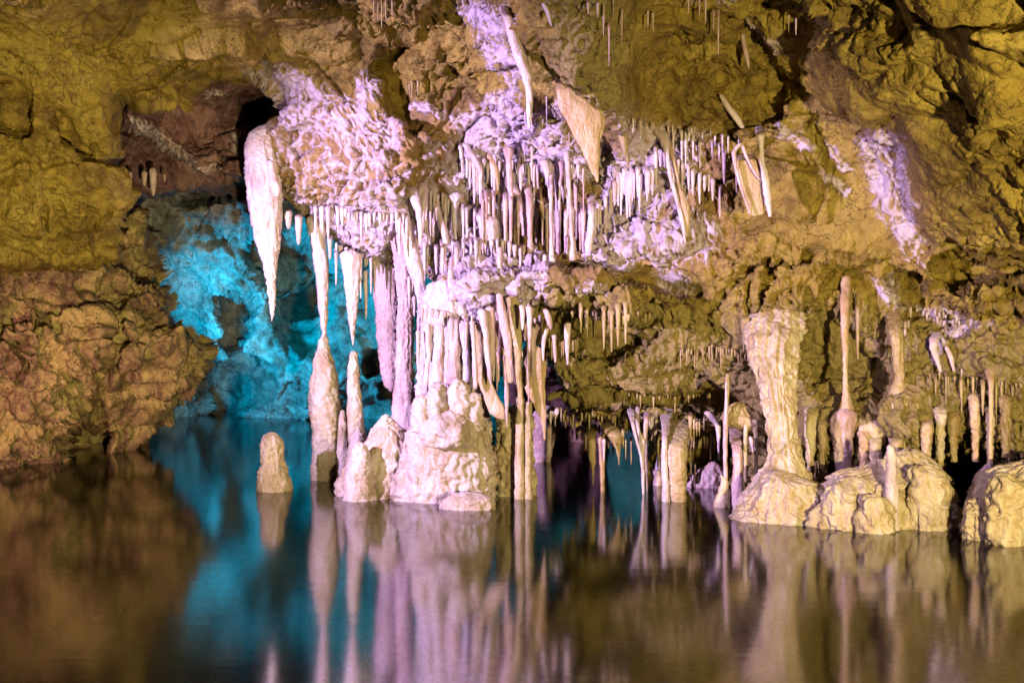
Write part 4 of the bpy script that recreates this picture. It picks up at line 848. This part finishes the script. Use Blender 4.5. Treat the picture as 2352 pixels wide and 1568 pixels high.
# --- upper lace: hanging white columns over the shelf
for rw, mt, lab in (
        ([(1020, 1450, 1510), (1080, 1450, 1540), (1200, 1480, 1560), (1400, 1490, 1560), (1600, 1500, 1560), (1800, 1500, 1570), (2050, 1490, 1590)], Pk, 'pink white column with a wide head on the back of the shelf'),
        ([(860, 1740, 1830), (1000, 1770, 1810), (1200, 1770, 1810), (1500, 1765, 1810), (1800, 1770, 1820), (2000, 1760, 1840)], Wt, 'slim straight white column left of its close twin over the shelf'),
        ([(900, 1815, 1850), (1100, 1835, 1870), (1300, 1840, 1880), (1600, 1850, 1900), (1900, 1845, 1910)], Pk, 'slim pink column twin just right of the straight white one'),
        ([(660, 1930, 2010), (800, 1960, 2020), (1000, 1980, 2030), (1200, 1990, 2040), (1500, 2010, 2060), (1800, 2030, 2070), (2000, 2010, 2090)], Wt, 'longest white column over the shelf right of the dark slit'),
        ([(600, 1210, 1330), (700, 1220, 1320), (800, 1245, 1310), (950, 1240, 1330), (1100, 1250, 1330), (1250, 1290, 1330), (1300, 1310, 1325)], Pk, 'bulbous pink stalactite with a white edge in the middle of the lace'),
        ([(1020, 1200, 1330), (1200, 1330, 1420), (1350, 1350, 1480), (1500, 1400, 1500), (1700, 1420, 1520)], Pk, 'broad pink curtain column behind the middle of the lace'),
        ([(700, 985, 1060), (850, 1030, 1140), (950, 1060, 1160), (1050, 1090, 1160), (1200, 1115, 1145)], Og, 'orange white stalactite left of the bulbous pink one'),
        ([(560, 700, 760), (650, 740, 820), (750, 800, 890), (850, 860, 950), (950, 910, 960), (1020, 930, 945)], Wt, 'diagonal white fin stalactite at the left of the lace columns'),
        ([(560, 650, 710), (680, 660, 715), (760, 665, 715), (820, 675, 695)], Wt, 'small white hanging drop beside the diagonal fin'),
        ([(1150, 490, 720), (1220, 530, 720), (1300, 570, 640), (1450, 580, 630), (1600, 590, 630), (1750, 600, 640)], Wt, 'mushroom headed white column on the back wall of the lace'),
        ([(1160, 640, 735), (1250, 670, 720), (1400, 670, 710), (1510, 680, 700)], Pk, 'small pink stalactite under the mushroom headed column'),
        ([(1340, 840, 1060), (1420, 850, 1100), (1550, 900, 1150), (1700, 930, 1150), (1900, 940, 1140)], Wt, 'squat lumpy white column base left of the tall lace columns'),
        ([(1050, 150, 260), (1200, 210, 270), (1400, 190, 260), (1600, 180, 240), (1750, 190, 220)], Wt, 'narrow white stalactite right of the long ribbon'),
        ([(1080, 20, 130), (1250, 60, 200), (1400, 130, 220), (1600, 160, 220), (1800, 180, 215)], Wt, 'fanned white stalactite next to the long ribbon'),
        ([(1280, 310, 420), (1450, 380, 450), (1600, 420, 520), (1800, 470, 560)], Wt, 'leaning white stalactite between the ribbon and the mushroom head'),
        ([(980, 1580, 1640), (1150, 1600, 1660), (1350, 1640, 1710), (1500, 1690, 1725)], Og, 'slanting orange stalactite between the wide headed column and the twins'),
        ([(760, 1640, 1740), (900, 1690, 1780), (1000, 1720, 1770), (1130, 1750, 1770)], Wt, 'slanting white root of the straight white column'),
        ([(780, 1880, 1960), (950, 1900, 1950), (1050, 1880, 1930), (1120, 1890, 1910)], Pk, 'curved pink stalactite between the twin columns and the longest one'),
        ([(1000, 2070, 2120), (1250, 2070, 2120), (1500, 2080, 2120), (1750, 2085, 2110)], Pk, 'thin pinkish column right of the longest white one'),
        ([(1180, 2260, 2340), (1300, 2240, 2310), (1450, 2250, 2330), (1600, 2230, 2330), (1800, 2200, 2300), (1950, 2210, 2290)], Wt, 'wavy white drapery at the left edge of the sparkling white crust')):
    loft('column' if 'column' in lab else 'stalactite', 'a', rw, 'w.3', mt, .8, .07, (6, .14), root=.35, label=lab, cat='column' if 'column' in lab else 'stalactite')
row('a', [(1385, 620, 1070, 28), (1465, 560, 760, 28), (1555, 600, 1040, 30), (1000, 850, 1080, 22), (1150, 1000, 1200, 26)], Wt, 'thin white straw hanging from the dense part of the lace', 'straws of the dense lace')
row('a', [(2050, 700, 960, 18), (2115, 780, 1020, 16), (2185, 850, 1430, 26), (2010, 420, 660, 14)], Pk, 'thin pinkish straw before the dark holes by the orange curtain', 'straws by the orange curtain')
row('a', [(1475, 180, 360, 20), (1520, 60, 390, 26), (1555, 160, 420, 18), (1735, 0, 390, 16), (1690, 180, 330, 26)], Wt, 'thin white straw below the tip of the pendant', 'straws below the pendant')
# stalagmites on the shelf
for rw, lab in (
        ([(105, 1065, 1110), (180, 1068, 1112), (260, 1070, 1108), (310, 1060, 1115)], 'short blunt white stalagmite standing on the crusted shelf'),
        ([(155, 1382, 1408), (220, 1378, 1410), (290, 1375, 1412)], 'left small stalagmite of the pair on the shelf edge'),
        ([(165, 1425, 1465), (230, 1430, 1472), (300, 1425, 1475), (330, 1420, 1480)], 'right stouter stalagmite of the pair on the shelf edge'),
        ([(30, 1550, 1605), (100, 1545, 1610), (180, 1540, 1612), (260, 1535, 1600)], 'squat white stalagmite at the back of the shelf under the longest column'),
        ([(250, 740, 775), (330, 735, 780), (420, 745, 790), (470, 745, 800)], 'slender stalagmite on the left end of the crusted shelf')):
    loft('stalagmite', '5', rw, 9.45 if '1065' in str(rw) or 'pair' in lab or 'left end' in lab else 9.85, Wt, .9, .08, label=lab, cat=SM)
# the sparkling curtain
# --- pendant, orange curtain and fans at the top
loft('drapery', '2', [(560, 1490, 1525), (620, 1480, 1590), (690, 1490, 1690), (760, 1512, 1785), (810, 1535, 1802), (880, 1570, 1795), (960, 1620, 1775), (1040, 1660, 1770), (1120, 1695, 1765), (1190, 1725, 1760), (1235, 1745, 1757)], 'w.9', Og, .22, .04, (6, .1), root=.1, jut=.05, label='big orange curtain with a pointed end hanging from the pendant', cat=CU)
loft('stalactite', '2', [(700, 1800, 1900), (850, 1860, 1950), (950, 1900, 1960), (1050, 1935, 1970), (1140, 1958, 1970)], 9.3, Oc, .6, .05, (5, .12), root=.35, label='olive fang stalactite right of the big orange curtain', cat=ST)
loft('stalactite', '2', [(40, 1080, 1130), (160, 1120, 1200), (260, 1150, 1230), (400, 1190, 1270), (520, 1240, 1310), (640, 1270, 1320), (760, 1272, 1310), (870, 1285, 1300)], 'w.5', Wt, .8, .05, (8, .25), root=.1, label='long white tendril stalactite flowing down the left side of the pendant', cat=ST)
loft('stalactite', '2', [(380, 1270, 1300), (480, 1290, 1320), (560, 1295, 1315), (620, 1290, 1305)], 'w.3', Pk, .8, .05, label='thin pink tendril beside the long white one', cat=ST)
loft('stalactite', '2', [(20, 1365, 1400), (90, 1400, 1440), (180, 1435, 1450)], 'w', Wt, .8, .05, label='small pale slanting tooth on the face of the pendant', cat=ST)
row('2', [(1690, 10, 100, 22), (1755, 10, 120, 22), (1795, 0, 250, 16), (1832, 150, 450, 14), (1918, 60, 310, 14), (2095, 70, 190, 18), (2130, 80, 220, 14), (1860, -20, 160, 12)], Pk, 'thin mauve straw hanging from the dark ceiling at the top right', 'mauve straws of the ceiling')
row('3', [(75, -20, 100, 14), (150, -20, 110, 14), (192, -20, 165, 18), (245, 60, 205, 24), (278, 60, 380, 18), (755, 95, 225, 12), (805, 120, 240, 14)], Pk, 'mauve straw hanging before the dark ceiling beside the yellow boulder', 'mauve straws by the yellow boulder')
loft('stalactite', '3', [(230, 430, 460), (300, 435, 470), (380, 455, 490), (465, 480, 490)], 'w', Pk, .7, .05, label='curved mauve stalactite left of the yellow boulder', cat=ST)
loft('stalactite', '3', [(640, 280, 310), (720, 315, 365), (800, 370, 430), (870, 430, 458)], 'w', Wt, .6, .05, label='slanting white tooth on the ochre wall under the boulder', cat=ST)
row('2', [(238, 0, 120, 16), (265, 0, 150, 14), (290, 0, 190, 12), (318, 0, 140, 12), (362, 0, 110, 16)], Oc, 'dim olive straw at the top of the ceiling above the dark cleft', 'dim straws at the top')
row('2', [(462, 560, 640, 12), (478, 560, 660, 10), (495, 540, 670, 20), (535, 540, 650, 14)], Oc, 'olive straw of the little cluster in the ceiling niche', 'straws in the ceiling niche')
# --- right hand bone curtain
loft('stalactite', '3', [(850, 525, 600), (900, 535, 595), (1000, 550, 585), (1100, 557, 590), (1200, 572, 625), (1300, 582, 638), (1400, 600, 640), (1470, 618, 640)], 8.9, Wt, .8, .05, (5, .14), root=.12, label='bone shaped white stalactite at the right of the pale panel', cat=ST)
panel = loft('drapery', '3', [(1040, 370, 560), (1150, 400, 570), (1250, 430, 580), (1350, 455, 590), (1450, 485, 585), (1462, 495, 560)], 8.98, Og, .14, .04, (8, .2), root=.12, label='pale pink panel drapery left of the bone shaped stalactite', cat=CU)
loft('rib', '3', [(970, 410, 450), (1030, 365, 400), (1100, 375, 405), (1200, 400, 425), (1300, 430, 450), (1450, 485, 500)], 8.93, Wt, .8, .06, parent=panel)
loft('rib', '3', [(985, 430, 455), (1060, 455, 480), (1150, 500, 525), (1220, 550, 565)], 8.92, Pk, .8, .06, parent=panel)
row('3', [(318, 1010, 1250, 30), (402, 1090, 1310, 20)], Pk, 'small pink stalactite left of the pale panel', 'pink stalactites by the panel')
# slope of stalactites left of it
for rw, mt, lab in (
        ([(860, 2110, 2190), (950, 2180, 2240), (1050, 2212, 2240), (1200, 2235, 2265), (1400, 2290, 2320), (1560, 2325, 2355), (1650, 2340, 2355)], Wt, 'long sinuous white stalactite right of the pink crust'),
        ([(900, 2200, 2230), (1100, 2262, 2285), (1250, 2290, 2315), (1400, 2305, 2380), (1500, 2335, 2380), (1600, 2358, 2370)], Og, 'orange cone stalactite behind the sinuous white one')):
    loft('stalactite', '2', rw, 'w.3', mt, .7, .06, (6, .15), root=.35, label=lab, cat=ST)
row('P', [(1566, 300, 400, 7), (1575, 302, 380, 6), (1592, 308, 370, 6), (1608, 325, 388, 7), (1546, 296, 372, 7), (1520, 290, 350, 8), (1636, 325, 365, 5), (1652, 328, 372, 5)], Wt, 'white straw in the row under the ochre ceiling lip', 'white straws under the ceiling lip')
fringe(20, 1440, 1700, line((1440, 272), (1520, 285), (1620, 300), (1700, 320)), 15, 55, 6, Wt, 'short white straw along the ochre ceiling lip', 'short straws of the ceiling lip', 15)
fringe(34, 770, 960, line((770, 555), (850, 595), (960, 620)), 20, 110, 6.5, Wt, 'thin white straw along the lower edge of the left lace', 'straws of the left lace edge', 16)
fringe(26, 720, 1000, line((720, 470), (1000, 500)), 25, 100, 9, Wt, 'white drip on the face of the left lace', 'drips on the left lace', 17)
fringe(30, 1060, 1340, line((1060, 360), (1340, 380)), 25, 130, 10, Wt, 'white drip on the face of the dense middle lace', 'drips on the middle lace', 18)
fringe(20, 1100, 1345, line((1100, 430), (1200, 440), (1345, 470)), 110, 170, 11, Pk, 'slender pinkish column drip between the lace and the shelf', 'slender drips over the shelf', 23, D='w.35')
fringe(16, 960, 1110, line((960, 420), (1110, 480)), 40, 110, 9, Wt, 'white drip on the tan wall right of the long ribbon', 'drips right of the ribbon', 24)
fringe(20, 940, 1240, line((940, 560), (1100, 545), (1240, 560)), 30, 110, 10, Wt, 'white drip of the dense flow just above the crusted shelf', 'drips above the shelf', 27)
fringe(22, 1360, 1500, line((1360, 480), (1430, 390), (1500, 380)), 60, 150, 11, Wt, 'white rib on the sparkling crust right of the twin columns', 'ribs of the sparkling crust', 28)
fringe(12, 1500, 1660, line((1500, 330), (1660, 420)), 40, 130, 10, Wt, 'white drip on the crusted slope below the ochre ceiling lip', 'drips of the crusted slope', 29)
fringe(24, 1270, 1460, line((1270, 935), (1460, 960)), 10, 45, 5, Oc, 'small ochre straw on the face of the low overhang', 'straws on the low overhang face', 30)
fringe(18, 1480, 1680, line((1480, 985), (1680, 1000)), 30, 110, 7, Og, 'thin tan straw among the pillars right of the teal gap', 'straws among the pillars', 31, D='w.3')
fringe(17, 975, 1115, line((975, 690), (1115, 705)), 120, 240, 15, Wt, 'white column drip packed among the columns of the central pedestal', 'packed drips of the central pedestal', 25, D=9.55)
fringe(15, 1100, 1245, line((1100, 715), (1245, 735)), 50, 200, 12, Pk, 'pinkish drip packed among the draperies of the crusted shelf', 'packed drips of the crusted shelf', 26, D=9.42)
fringe(18, 960, 1250, line((960, 700), (1100, 735), (1250, 725)), 15, 90, 9, Pk, 'pink drip under the crusted lip of the shelf', 'drips of the crusted lip', 19, D=9.3)
# --- stalactites of the dim recess
row('P', [(332, 392, 428, 14), (352, 385, 450, 18), (378, 398, 418, 8), (300, 395, 420, 10)], M['pink'], 'dim mauve stalactite in the recess beneath the white rimmed ledge', 'stalactites of the dim recess', D=12.7)
